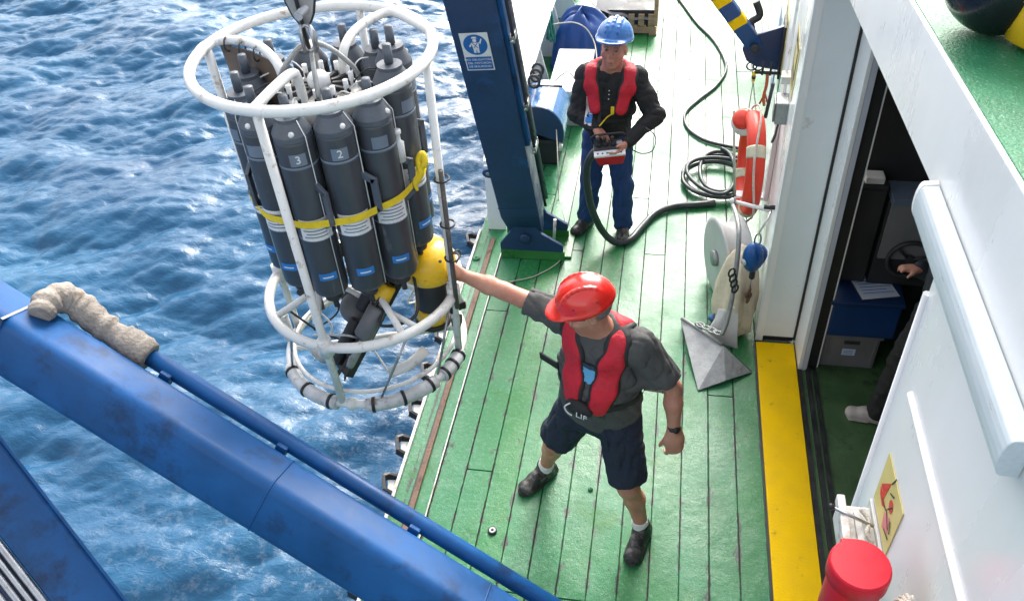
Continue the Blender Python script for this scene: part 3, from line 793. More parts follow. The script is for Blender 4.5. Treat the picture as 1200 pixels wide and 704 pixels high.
# ================================================================== ROSETTE
def rosette():
    c = PD(430, 345, 4.45); cx_, cy_ = c[0], c[1]
    ZT, ZM, ZL = 2.76, 1.50, 1.09
    RT, RM, RL = .51, .49, .475
    t = thing('water_sampling_rosette', 'round white frame of dark grey sampling bottles hanging over the deck edge', 'sampling rosette', (cx_, cy_, ZL - .03))
    def pol(r, a, z): return A3(cx_ + r * math.cos(math.radians(a)), cy_ + r * math.sin(math.radians(a)), z)
    def ring(r, z, rad, nm, n=72, m_=white_tube): return MB().tube([pol(r, 360 * k / n, z) for k in range(n)], rad, 12, closed=True).build(nm, m_, t)
    ring(RT, ZT, .024, 'top_ring'); ring(RM, ZM, .026, 'middle_ring'); ring(RL, ZL, .024, 'bottom_ring')
    for a in (85, -5, -95, 175):
        u = MB().tube([pol(RT, a, ZT), pol(RM, a, ZM), pol(RL, a, ZL)], .02, 10).build('upright', white_tube, t)
        for z, rr in ((ZM, RM),):
            MB().tube([pol(rr, a, z - .05), pol(rr, a, z + .05)], .034, 12).build('clamp', white_tube, u)
    # dark grip pipe lashed beside the right upright
    MB().tube([pol(.52, -8, 2.25), pol(.515, -9, 1.44)], .0125, 8).build('grip_pipe', mat('weathered_pipe', (.09, .085, .08), .6, var=.3, scale=20, dirt=(.2, .17, .14), damt=.4, dscale=20), t)
    for z in (2.2, 1.95, 1.75): MB().tube([pol(.515 + .035 * math.cos(k), -7 + 4 * math.sin(k), z) for k in np.linspace(0, 6.28, 12)[:-1]], .005, 5, closed=True).build('lashing', rubber, t)
    # inner arms of the top ring
    def arm(a0, a1, nm):
        # tube leaves the ring tangentially, curls in towards the hub and drops
        pts = [pol(RT, a0, ZT), pol(RT * .93, a0 + (a1 - a0) * .35, ZT - .005), pol(RT * .72, a0 + (a1 - a0) * .62, ZT - .01), pol(RT * .48, a1, ZT - .04), pol(RT * .4, a1 + 4, ZT - .16), pol(RT * .38, a1 + 5, ZT - .5)]
        MB().tube(cat_rom(pts, 8), .021, 10).build(nm, white_tube, t)
    for path in ([pol(RT, 28, ZT), (462, 15, ZT), (436, 22, ZT), (414, 38, ZT - .005), (403, 58, ZT - .03), (403, 80, ZT - .12), (412, 130, ZT - .4)],
                 [pol(RT, 187, ZT), (240, 54, ZT), (266, 47, ZT), (298, 52, ZT - .005), (320, 68, ZT - .03), (332, 92, ZT - .1), (345, 140, ZT - .35)],
                 [pol(RT, -97, ZT), pol(RT * .62, -98, ZT + .002), pol(RT * .34, -100, ZT - .01), pol(RT * .27, -102, ZT - .06), pol(RT * .26, -102, ZT - .2)]):
        MB().tube(cat_rom([p if isinstance(p, np.ndarray) else PZ(*p) for p in path], 8), .0205, 10).build('inner_arm', white_tube, t)
    # hub column, carousel head
    hz = 2.60
    MB().lathe([(.045, -1.05), (.045, -.06), (.06, -.05), (0, -.05)], (cx_, cy_, hz), n=16).build('centre_post', white_tube, t)
    cr = MB().lathe([(.165, -.10), (.175, -.08), (.175, -.02), (.16, -.005), (.05, 0), (0, 0)], (cx_, cy_, hz), n=32).build('carousel', mat('carousel_white', (.7, .69, .64), .4, var=.1, scale=12, dirt=(.4, .32, .2), damt=.3, dscale=12), t)
    MB().lathe([(.05, .001), (.05, .05), (.035, .07), (0, .07)], (cx_, cy_, hz), n=20).build('carousel_cap', label_white, cr)
    for k in range(12):
        a = 30 * k + 15
        p0 = pol(.06, a, hz + .012); p1 = pol(.15, a, hz + .012)
        MB().box((p0 + p1) / 2, (.1, .018, .022), frame(p1 - p0)).build('trigger', dark_steel if k % 2 else ink, cr, .003)
        MB().tube(cat_rom([pol(.15, a, hz + .015), pol(.21, a + 6, hz + .055), pol(.29, a + 12, hz + .03)], 5), .0035, 5).build('lanyard', label_white if k % 3 else ink, cr)
        MB().tube([pol(.14, a, hz - .0), pol(.14, a, hz + .06)], .012, 8).build('release_pin', label_white, cr)
    # bottles
    zb, zt = 1.76, 2.555
    rb = .082
    for i in range(12):
        a = -92 + 30 * i
        o_ = pol(.335, a, 0)
        dz = random.uniform(-.012, .012) + (.06 if i in (3, 4) else 0)
        b = MB().lathe([(.03, zb - .03 + dz), (.055, zb - .02 + dz), (rb * .96, zb + dz), (rb, zb + .02 + dz), (rb, zt + dz), (rb * .97, zt + .012 + dz)], o_, n=28).build('sample_bottle', pvc, t)
        lid = MB()
        for seg in ([(rb * .99, zt + .0125), (rb * 1.0, zt + .035)], [(rb * 1.0, zt + .035), (rb * .66, zt + .088)], [(rb * .66, zt + .088), (rb * .66, zt + .104)], [(rb * .66, zt + .104), (0, zt + .108)]):
            lid.lathe([(r9, z9 + dz) for r9, z9 in seg], o_, n=28)
        lid.f = [q for q in lid.f if len(q) == 4]; lid.sm = [True] * len(lid.f)
        lid.build('end_cap', pvc_lid, b)
        MB().lathe([(.02, zt + .111 + dz), (.019, zt + .19 + dz), (0, zt + .19 + dz)], o_, n=14).build('cap_stem', pvc_lid, b)
        MB().lathe([(.04, zb - .06 + dz), (.045, zb - .031 + dz), (0, zb - .031 + dz)], o_, n=16).build('lower_cap', ink, b)
        MB().tube([o_ + A3(.004, 0, zb - .12 + dz), o_ + A3(.0, 0, zb - .061 + dz)], .014, 8).build('spigot', ink, b)
        out = A3(math.cos(math.radians(a)), math.sin(math.radians(a)), 0)
        # bands
        for z in (zt - .11, zb + .32):
            MB().lathe([(rb + .0012, z + dz), (rb + .0012, z + .012 + dz)], o_, n=28).build('band', plate_grey, b)
        # patches wrapped on the outer side
        def patch(nm, m_, z0, z1, half, a_off=0, e=.0016):
            aa = math.radians(a + a_off)
            MB().grid(lambda u, v: o_ + A3((rb + e) * math.cos(aa + (u - .5) * 2 * half), (rb + e) * math.sin(aa + (u - .5) * 2 * half), z0 + (z1 - z0) * v + dz), 8, 1).build(nm, m_, b)
        camdir = math.degrees(math.atan2(-cy_, -cx_)) - a        # numbers face outwards, towards the deck
        ao = max(-28, min(28, (camdir + 180) % 360 - 180))
        patch('number_plate', plate_grey, zt - .09, zt - .035, .42, ao)
        patch('label', label_white, zb + .325, zb + .435, .9, ao)
        patch('maker_label', label_blue, zb + .10, zb + .14, .5, ao, .0016)
        for q in range(5): patch('print_line', plate_grey, zb + .342 + q * .017, zb + .348 + q * .017, .7 - .14 * (q % 2), ao, .0022)
        patch('print_line', ink_white, zb + .114, zb + .121, .3, ao, .0022)
        if i in (0, 1):
            an = math.radians(a + ao); n_ = A3(math.cos(an), math.sin(an), 0)
            text({0: '3', 1: '2'}[i], .05, o_ + n_ * (rb + .0022) + A3(0, 0, zt - .062 + dz), np.cross(A3(0, 0, 1), n_), (0, 0, 1), label_white, b, 'number', .0012)
        # side handle and air vent
        hd = math.radians(a + 62); hn = A3(math.cos(hd), math.sin(hd), 0); tn = A3(-math.sin(hd), math.cos(hd), 0)
        h = MB()
        for (p, q) in (((rb - .004, zt - .20), (rb + .045, zt - .23)), ((rb + .045, zt - .222), (rb + .045, zt - .38)), ((rb + .045, zt - .372), (rb - .004, zt - .41))):
            A_, B_ = o_ + hn * p[0] + A3(0, 0, p[1] + dz), o_ + hn * q[0] + A3(0, 0, q[1] + dz)
            h.box((A_ + B_) / 2, (np.linalg.norm(B_ - A_) + .01, .03, .018), frame(B_ - A_, tn))
        h.build('handle', pvc_lid, b, .003)
        vd = math.radians(a + 25)
        MB().ell(o_ + A3((rb * .86) * math.cos(vd), (rb * .86) * math.sin(vd), zt + .05 + dz), .013, 10, 6).build('vent_knob', label_white, b)
        MB().tube([o_ + hn * (rb * .6) + A3(0, 0, zt + .1 + dz), o_ + hn * (rb + .006) + A3(0, 0, zt + .03 + dz), o_ + hn * (rb + .006) + A3(0, 0, zb + dz)], .0025, 5).build('lanyard_line', label_white, b)
    # white sample tap on one of the right hand bottles
    MB().lathe([(.022, 0), (.024, .09), (.012, .1), (.012, .13), (.018, .135), (.018, .15), (0, .15)], pol(.385, -20, 2.33), n=12).build('white_float', label_white, t)
    # yellow strap round the bottles
    sp = []
    for k in range(73):
        a = -92 + 5 * k
        ph = ((a + 92) % 30) / 30
        rr = .335 + rb + .004 - .010 * math.sin(math.pi * ph) ** 2
        sp.append((rr, a))
    def strap(u, v):
        x = u * 72; i = min(int(x), 71); f_ = x - i
        r_ = sp[i][0] * (1 - f_) + sp[i + 1][0] * f_; a = sp[i][1] * (1 - f_) + sp[i + 1][1] * f_
        return pol(r_ + .001, a, 2.19 + .05 * math.sin(math.radians(a + 40)) * 0.6 + (v - .5) * .036)
    MB().grid(strap, 144, 1).build('yellow_strap', strap_yellow, t)
    kn = pol(.43, -12, 2.27)
    b = MB()
    b.tube(cat_rom([kn + A3(-.02, -.02, -.07), kn + A3(.01, -.01, -.02), kn + A3(.0, .01, .03), kn + A3(.02, .02, .06), kn + A3(.03, 0, .02), kn], 5), .016, 8)
    b.tube(cat_rom([kn, kn + A3(-.02, -.03, -.05), kn + A3(-.012, -.03, -.1)], 5), .008, 6)
    b.build('strap_knot', strap_yellow, t)
    # brown sheet cable-tied under the left inner arm
    s0, s1 = PZ(257, 52, ZT - .02), PZ(322, 74, ZT - .05)
    shp = [s0, (s0 + s1) / 2 + A3(0.01, .02, .0), s1, s1 + A3(.02, -.02, -.09), s1 + A3(.0, -.02, -.24), s0 + A3(.09, -.03, -.36), s0 + A3(.03, 0, -.34)]
    MB().prism(shp, (.004, .008, 0)).build('brown_sheet', brown_sheet, t)
    for f_ in (.15, .42, .68):
        p = s0 * (1 - f_) + s1 * f_ + A3(0, .008, .01)
        MB().tube([p + A3(.0, .032 * math.cos(k), .032 * math.sin(k)) for k in np.linspace(0, 6.28, 12)[:-1]], .004, 5, closed=True).build('cable_tie', ink, t)
    # lifting bail and termination
    bz = hz + .19
    MB().tube(cat_rom([pol(.17, 20, hz - .03), pol(.16, 20, hz + .07), pol(.05, 20, bz), pol(.05, 200, bz), pol(.16, 200, hz + .07), pol(.17, 200, hz - .03)], 5), .011, 8).build('bail', galv, t)
    MB().tube(cat_rom([pol(.17, 110, hz - .03), pol(.16, 110, hz + .07), pol(.04, 110, bz), pol(.04, 290, bz), pol(.16, 290, hz + .07), pol(.17, 290, hz - .03)], 5), .011, 8).build('bail', galv, t)
    # lower tier: feet struts, diagonals
    for a in (40, 130, 220, 310):
        MB().tube([pol(.06, a, ZM + .12), pol(RM, a, ZM)], .018, 8).build('spoke', white_tube, t)
    for a in (-60, -20, -135, 60, 150):
        MB().tube([pol(RM * .98, a + 14, ZM), pol(RL, a - 12, ZL)], .007, 6).build('brace', steel, t)
    MB().tube([pol(RL, 195, ZL), pol(RL, 20, ZL)], .018, 8).build('cross_tube', white_tube, t)
    MB().tube([pol(RM, 160, ZM), pol(RM, -40, ZM)], .016, 8).build('cross_tube', white_tube, t)
    # sleeves on the bottom ring
    sleeve_m = mat('grey_white_sleeve', (.58, .59, .6), .4, var=.2, scale=10, dirt=(.2, .2, .2), damt=.35, dscale=12)
    for (a0, a1) in ((-148, -98), (-80, -34), (-28, -6)):
        pts = [pol(RL + .004, a0 + (a1 - a0) * k / 10, ZL - .004) for k in range(11)]
        sl = MB().tube(pts, .037, 12).build('sleeve', sleeve_m, t)
        for f_ in (1, 5, 9):
            p = pts[f_]; ta = _n(pts[f_ + 1] - pts[f_ - 1])
            MB().lathe([(.042, -.008), (.042, .008)], p, ta, n=14).build('hose_clip', dark_steel, sl)
    MB().ell(pol(RL, -89, ZL), .035, 12, 8).build('joint_block', white_tube, t)
    MB().tube([pol(RL + .01, 187, ZL + .02), pol(RL + .015, 187, ZL + .2)], .03, 10).build('corner_float', white_tube, t)
    ring(RL * .93, ZL + .055, .012, 'inner_ring', 60)
    for (a, r0, z0, a2, r2, z2, rr, m_) in ((150, .30, ZM + .02, 190, .33, ZM - .06, .04, ink), (-60, .34, ZL + .06, -25, .36, ZL + .1, .03, white_tube), (215, .33, ZL + .08, 250, .3, ZL + .12, .035, galv),
                                            (100, .28, ZL + .1, 140, .34, ZL + .1, .045, ink), (30, .3, ZL + .05, 60, .33, ZL + .07, .03, label_white), (-110, .38, ZM + .02, -125, .2, ZM + .2, .022, white_tube), (200, .2, ZM + .24, 240, .3, ZM + .02, .03, cabin_grey)):
        MB().tube([pol(r0, a, z0), pol((r0 + r2) / 2 + .01, (a + a2) / 2, (z0 + z2) / 2), pol(r2, a2, z2)], rr, 12).build('instrument', m_, t)
    for k in range(7):
        a = 40 * k + 10
        MB().tube(cat_rom([pol(.42, a, ZM - .02), pol(.3, a + 20, ZM - .1 - .03 * (k % 3)), pol(.22, a + 35, ZL + .15), pol(.36, a + 50, ZL + .04)], 6), .006, 6).build('sensor_cable', ink if k % 2 else label_white, t)
    # slanted dark sensor package in the middle
    A_, B_ = PZ(404, 436, 1.17), PZ(474, 304, 1.68)
    d = _n(B_ - A_); ln = np.linalg.norm(B_ - A_); fr = frame(d)
    s_ = MB(); s_.box((A_ + B_) / 2, (ln, .1, .05), fr); s_.build('sensor_rail', dark_steel, t, .004)
    for (f0, f1, r_, off, m_) in ((.03, .42, .034, .05, ink), (.35, .62, .05, -.05, cabin_grey), (.5, .98, .04, .055, ink), (.1, .34, .026, -.06, galv), (.66, .8, .044, -.04, yellow_plastic), (.84, .97, .05, -.045, ink)):
        o_ = fr[:, 1] * off + fr[:, 2] * .05
        MB().tube([A_ + d * ln * f0 + o_, A_ + d * ln * (f0 + .02) + o_, A_ + d * ln * (f1 - .02) + o_, A_ + d * ln * f1 + o_], [r_ * .8, r_, r_, r_ * .8], 14).build('sensor', m_, t)
    for k in range(4):
        p0 = A_ + d * ln * (.1 + .2 * k); 
        MB().tube(cat_rom([p0, p0 + A3(-.06, -.06, -.03 - .02 * k), p0 + A3(-.02, -.11, .02), p0 + d * .2 + A3(0, -.04, .03)], 6), .007, 6).build('sensor_cable', ink, t)
    MB().tube([pol(.2, 215, ZM + .08), pol(.23, 160, ZM + .2), pol(.1, 200, ZM + .22)], .05, 12).build('pressure_case', ink, t)
    MB().lathe([(.07, -.05), (.085, 0), (.085, .05), (.06, .07), (0, .07)], pol(.1, 250, ZM - .1), (.5, -.5, .7), n=20).build('pump_housing', cabin_grey, t)
    MB().tube(cat_rom([pol(.3, -10, ZM + .15), pol(.42, -35, ZM + .02), pol(.33, -60, ZM - .02), pol(.24, -30, ZM + .08)], 8), .009, 6).build('sensor_cable', ink, t)
    # yellow beacon float
    yc = pol(.35, 8, 1.62)
    yb = MB().lathe([(.115, -.07), (.136, -.05), (.144, -.01), (.14, .035), (.12, .078), (.08, .104), (.035, .113), (0, .115)], yc, (.08, -.1, 1), n=32).build('yellow_cap', yellow_plastic, t)
    for k in range(6):
        a = math.radians(60 * k + 20); p = yc + A3(.107 * math.cos(a), .107 * math.sin(a), .066)
        MB().ell(p, (.017, .017, .012), 10, 6).build('cap_recess', ink, yb)
    bl = MB().lathe([(.075, -.46), (.085, -.44), (.085, -.09), (.07, -.076), (0, -.076)], yc, (.08, -.1, 1), n=24).build('black_body', ink, t)
    MB().lathe([(.0865, -.40), (.0925, -.39), (.0925, -.31), (.0865, -.30)], yc, (.08, -.1, 1), n=24).build('yellow_band', yellow_plastic, bl)
    MB().lathe([(.0865, -.44), (.1, -.43), (.1, -.405), (.0865, -.401)], yc, (.08, -.1, 1), n=24).build('black_collar', rubber, bl)
    for k, (u, v) in enumerate(((.12, -.03), (.13, .03), (.11, -.08))):
        p = yc + A3(u, v, -.36 + .07 * k)
        MB().box(p, (.05, .06, .05), rotz(.6 * k)).build('shackle_block', dark_steel, bl, .008)
    MB().tube(cat_rom([yc + A3(.1, -.02, .03), yc + A3(.15, .02, .07), yc + A3(.15, .08, .0), yc + A3(.1, .09, -.1)], 6), .006, 6).build('sensor_cable', ink, t)
    # ---- hoisting gear (hangs from the wire, own thing)
    hp = A3(cx_, cy_, bz)
    g = thing('lifting_plate', 'grey oval lifting plate with shackles and steel wire above the rosette', 'lifting gear', hp)
    pl = []
    ux = _n(A3(1, .25, 0))
    for k in range(20):
        a = 2 * math.pi * k / 20
        pl.append(hp + ux * (.085 * math.cos(a)) * (1.05 if math.sin(a) > 0 else .8) + A3(0, 0, .34 + .24 * math.sin(a)))
    MB().prism(pl, (.008, -.03, 0)).build('plate', hook_grey, g, .006)
    MB().tube([p + A3(.004, -.015, 0) for p in pl], .009, 6, closed=True).build('plate_rim', dark_steel, g)
    MB().tube([hp + A3(.012, -.05, .0), hp + A3(.0, -.05, .3), hp + A3(-.02, -.05, 1.7)], .009, 8).build('wire', dark_steel, g)
    MB().tube([hp + A3(.02 + .03 * math.cos(k), -.05, .06 + .055 * math.sin(k)) for k in np.linspace(0, 6.28, 14)[:-1]], .010, 7, closed=True).build('shackle', steel, g)
    for k in (-1, 1):
        MB().tube([hp + A3(.02 + .025 * k, -.06, -.0), hp + A3(.02 + .02 * k, -.06, .12)], .007, 6).build('shackle_leg', steel, g)
    MB().lathe([(.018, -.05), (.018, .05), (.028, .05), (.028, .065), (0, .065)], hp + A3(.02, -.05, .17), (0, 1, 0), n=12).build('shackle_pin', steel, g)
    MB().box(hp + A3(-.03, -.055, .47), (.1, .012, .018)).build('clamp_bar', ink, g)
    return c
rosette_c = rosette()

# ================================================================== DECK GEAR, FORWARD
def gear():
    # white deck box
    t = thing('deck_box', 'white lidded deck box by the bulwark behind the blue-helmeted worker', 'box', (-.95, 7.95, 0))
    MB().bb((-1.13, 7.52, .004), (-.79, 8.42, .335)).build('body', mat('box_grey', (.42, .44, .43), .55, var=.1), t, .012)
    MB().bb((-1.15, 7.49, .336), (-.77, 8.45, .40)).build('lid', box_white, t, .014)
    for y in (7.7, 8.2): MB().bb((-.789, y, .26), (-.778, y + .06, .36)).build('latch', steel, t, .002)
    MB().tube(cat_rom([(-1.14, 7.6, .405), (-1.0, 7.9, .41), (-.9, 7.75, .408), (-.78, 7.62, .39), (-.765, 7.55, .1)], 6), .006, 6).build('tie_cord', rope_m, t)
    # blue half round winch cover
    y0 = 6.75
    c = A3(-1.13, y0, .36)
    t = thing('winch_cover', 'blue half-round winch cover standing between the bulwark and the frame leg', 'winch cover', (c[0], y0 + .25, 0))
    pr = [(math.cos(a) * .24, math.sin(a) * .27) for a in np.linspace(-.35, math.pi * .92, 16)]
    for (a, b_, m_, nm) in ((0, .52, blue_plastic, 'cover'),):
        poly = [(c[0] + u, y0, c[2] + v) for u, v in pr]
        MB().prism(poly, (0, .52, 0)).build('cover', mat('winch_blue', (.03, .14, .36), .25, var=.15, coat=.4), t, .006)
    MB().prism([(c[0] + u * .985, y0 - .0005, c[2] + v * .985) for u, v in pr], (0, -.008, 0)).build('end_plate', navy_paint, t)
    MB().tube([(c[0] - .26, y0 + .25, .0), (c[0] - .2, y0 + .25, .35)], .03, 8).build('leg', dark_steel, t)
    MB().bb((c[0] - .22, y0 + .03, .004), (c[0] + .18, y0 + .45, .27)).build('drum', cabin_dark, t, .03)
    MB().tube([(c[0] + .2, y0 - .02, .2), (c[0] + .21, y0 - .02, .26)], .02, 10).build('drain_cap', box_white, t)
    # fairlead clamp on the bulwark
    f = thing('fairlead', 'small black fairlead with a rod on the bulwark edge above the winch', 'fairlead', (-1.2, 7.05, .66))
    for k in range(3): MB().tube([A3(-1.19, 7.0 + .12 * k, .74) + A3(.05 * math.cos(q), 0, .06 * math.sin(q)) for q in np.linspace(0, 6.28, 12)[:-1]], .014, 7, closed=True).build('loop', ink, f)
    MB().tube([(-1.2, 7.05, .66), (-1.2, 7.05, .69)], .02, 8).build('stem', ink, f)
    MB().tube([(-1.16, 7.0, .70), (-.93, 7.0, .70)], .010, 7).build('rod', ink, f)
    # white line from winch to deck
    p = PY(652, 152, 6.72)
    o = MB().tube(cat_rom([p, PZ(654, 195, .25), PZ(655, 232, .01), PZ(663, 262, .008), PZ(660, 300, .008), PZ(630, 322, .008), PZ(597, 330, .01)], 8), .005, 6).build('deck_line', rope_m, loc=tuple(PZ(663, 262, 0)))
    tag(o, 'thin pale line running down from the winch past the frame foot', 'line')
    # blue tarpaulin bundle
    b = MB()
    cc = A3(-.96, 9.0, .0)
    def tp(u, v):
        a = u * 2 * math.pi; 
        prof = [(0.0, .58), (.12, .56), (.24, .46), (.30, .25), (.33, .06), (.34, .004)]
        x = v * 5; i = min(int(x), 4); f_ = x - i
        r_ = prof[i][0] * (1 - f_) + prof[i + 1][0] * f_; z = prof[i][1] * (1 - f_) + prof[i + 1][1] * f_
        sq = 1 / max(abs(math.cos(a)), abs(math.sin(a))) ** .75
        w = 1 + .06 * math.sin(5 * a + 3 * v) + .04 * math.sin(11 * a - 5 * v)
        return cc + A3(math.cos(a) * r_ * sq * w, math.sin(a) * r_ * sq * w * .9, z + .05 * math.sin(3 * a + 1) * (1 - v) + .02 * math.sin(9 * a))
    b.grid(tp, 48, 14); 
    o = b.build('tarpaulin_bundle', tarp_blue, loc=(-.96, 9.0, 0)); tag(o, 'creased blue tarpaulin tied over a bundle beside the pallet', 'tarpaulin')
    o = MB().tube(cat_rom([(-1.23, 8.6, .6), (-1.05, 8.75, .56), (-.92, 8.7, .54), (-.85, 8.72, .45), (-.78, 8.6, .36), (-.72, 8.2, .3)], 6), .007, 6).build('tie_rope', rope_m, loc=(-1.0, 8.7, .55)); tag(o, 'pale rope tied across the blue tarpaulin bundle', 'rope')
    b = MB()
    for k in range(5):
        q = np.linspace(0, 6.28, 15)[:-1]
        b.tube([A3(-1.3 + .012 * k, 8.75 + .02 * math.sin(k * 2), .50) + A3(.02 * math.sin(a + k), .045 * math.cos(a), (.13 + .01 * k) * math.sin(a)) for a in q], .011, 6, closed=True)
    o = b.build('teal_rope_hank', rope_teal, loc=(-1.3, 8.75, .36)); tag(o, 'hank of teal rope hung on the bulwark stay by the tarpaulin', 'rope')
    # pallet with a grey cover
    t = thing('pallet', 'wooden pallet loaded under a grey cover at the far end of the deck', 'pallet', (-.5, 10.4, 0))
    for k in range(7): MB().bb((-.87 + .1 * k + .01, 9.72, .105), (-.87 + .1 * k + .085, 11.0, .125)).build('top_board', wood, t, .002)
    for y in (9.72, 10.3, 10.9): MB().bb((-.87, y, .025), (-.17, y + .09, .104)).build('bearer', wood, t, .003)
    for x in (-.87, -.55, -.25): MB().bb((x, 9.71, .004), (x + .09, 11.0, .0245)).build('bottom_board', wood, t, .002)
    for k in range(6):
        MB().bb((-.84 + .115 * k, 9.70, .127), (-.84 + .115 * k + .07, 9.73, .26)).build('crate_slat', wood, t, .003)
    MB().bb((-.2, 9.69, .127), (-.155, 9.75, .62)).build('corner_post', wood, t, .003)
    MB().bb((-.86, 9.735, .127), (-.2, 10.95, .30)).build('load', cabin_dark, t)
    MB().grid(lambda u, v: A3(-.88 + .68 * u, 9.69 + 1.3 * v, .305 + .06 * math.sin(3 * u + 2) + .012 * math.sin(17 * u) * (1 - v) + .25 * v * v - (.05 if v < .01 else 0)), 20, 8).build('grey_cover', grey_sheet, t)
    o = MB().tube(cat_rom([PZ(690, 0, .5), PZ(716, 28, .36), (-.72, 9.5, .2)], 6), .007, 6).build('lashing_line', rope_m, loc=(-.8, 9.6, .3)); tag(o, 'pale line stretched across the grey pallet cover', 'line')
gear()

# ================================================================== HOSES
def hose(name, pix, r, label, m_=hose_grey, n=10, z=None):
    pts = [PY(p[0], p[1], p[3]) if len(p) > 3 else PZ(p[0], p[1], (p[2] if len(p) > 2 else r + .003)) for p in pix]
    o = MB().tube(cat_rom(pts, n), r, 10).build(name, m_, loc=tuple(pts[0])); tag(o, label, 'hose'); return o
hose('deck_hose', [(790, -8), (800, 5), (817, 28), (838, 50), (851, 78), (840, 100), (818, 118), (803, 133), (806, 150), (825, 164), (856, 172), (880, 175)], .016, 'thin dark hose snaking down the deck towards the coil by the lifebuoy')
b = MB()
cc = PZ(842, 212, 0)
pts = []
for k in range(60):
    a = k / 14 * 2 * math.pi
    rx = .30 + .07 * math.sin(k * .31) - .0012 * k; ry = .40 + .1 * math.sin(k * .23 + 1)
    pts.append(cc + A3(rx * math.cos(a) + .03 * math.sin(k * .2), ry * math.sin(a) * .8, .022 + .0085 * (k / 14) * 2.4))
b.tube(cat_rom(pts, 4), .018, 8)
tag(b.build('hose_coil', hose_grey, loc=tuple(cc)), 'loose coil of dark hose on the deck below the lifebuoy', 'hose coil')
hose('rubber_hose', [(838, 238), (815, 240), (790, 242), (768, 250), (752, 266), (738, 281), (722, 284, .035), (707, 272, None, 5.58), (694, 246, None, 5.52), (688, 216, None, 5.48), (688, 194, None, 5.47), (695, 180, None, 5.47), (704, 173, None, 5.48)], .029, 'thick dark rubber hose looping from the deck up past the blue-helmeted worker', n=8)
o = MB().tube(cat_rom([PY(757, 150, 5.5), PY(768, 160, 5.45), PY(765, 176, 5.45), PY(752, 180, 5.45), PY(738, 174, 5.5)], 8), .004, 6).build('control_lead', ink, loc=tuple(PY(757, 150, 5.5))); tag(o, 'thin black lead looping from the remote control', 'cable')

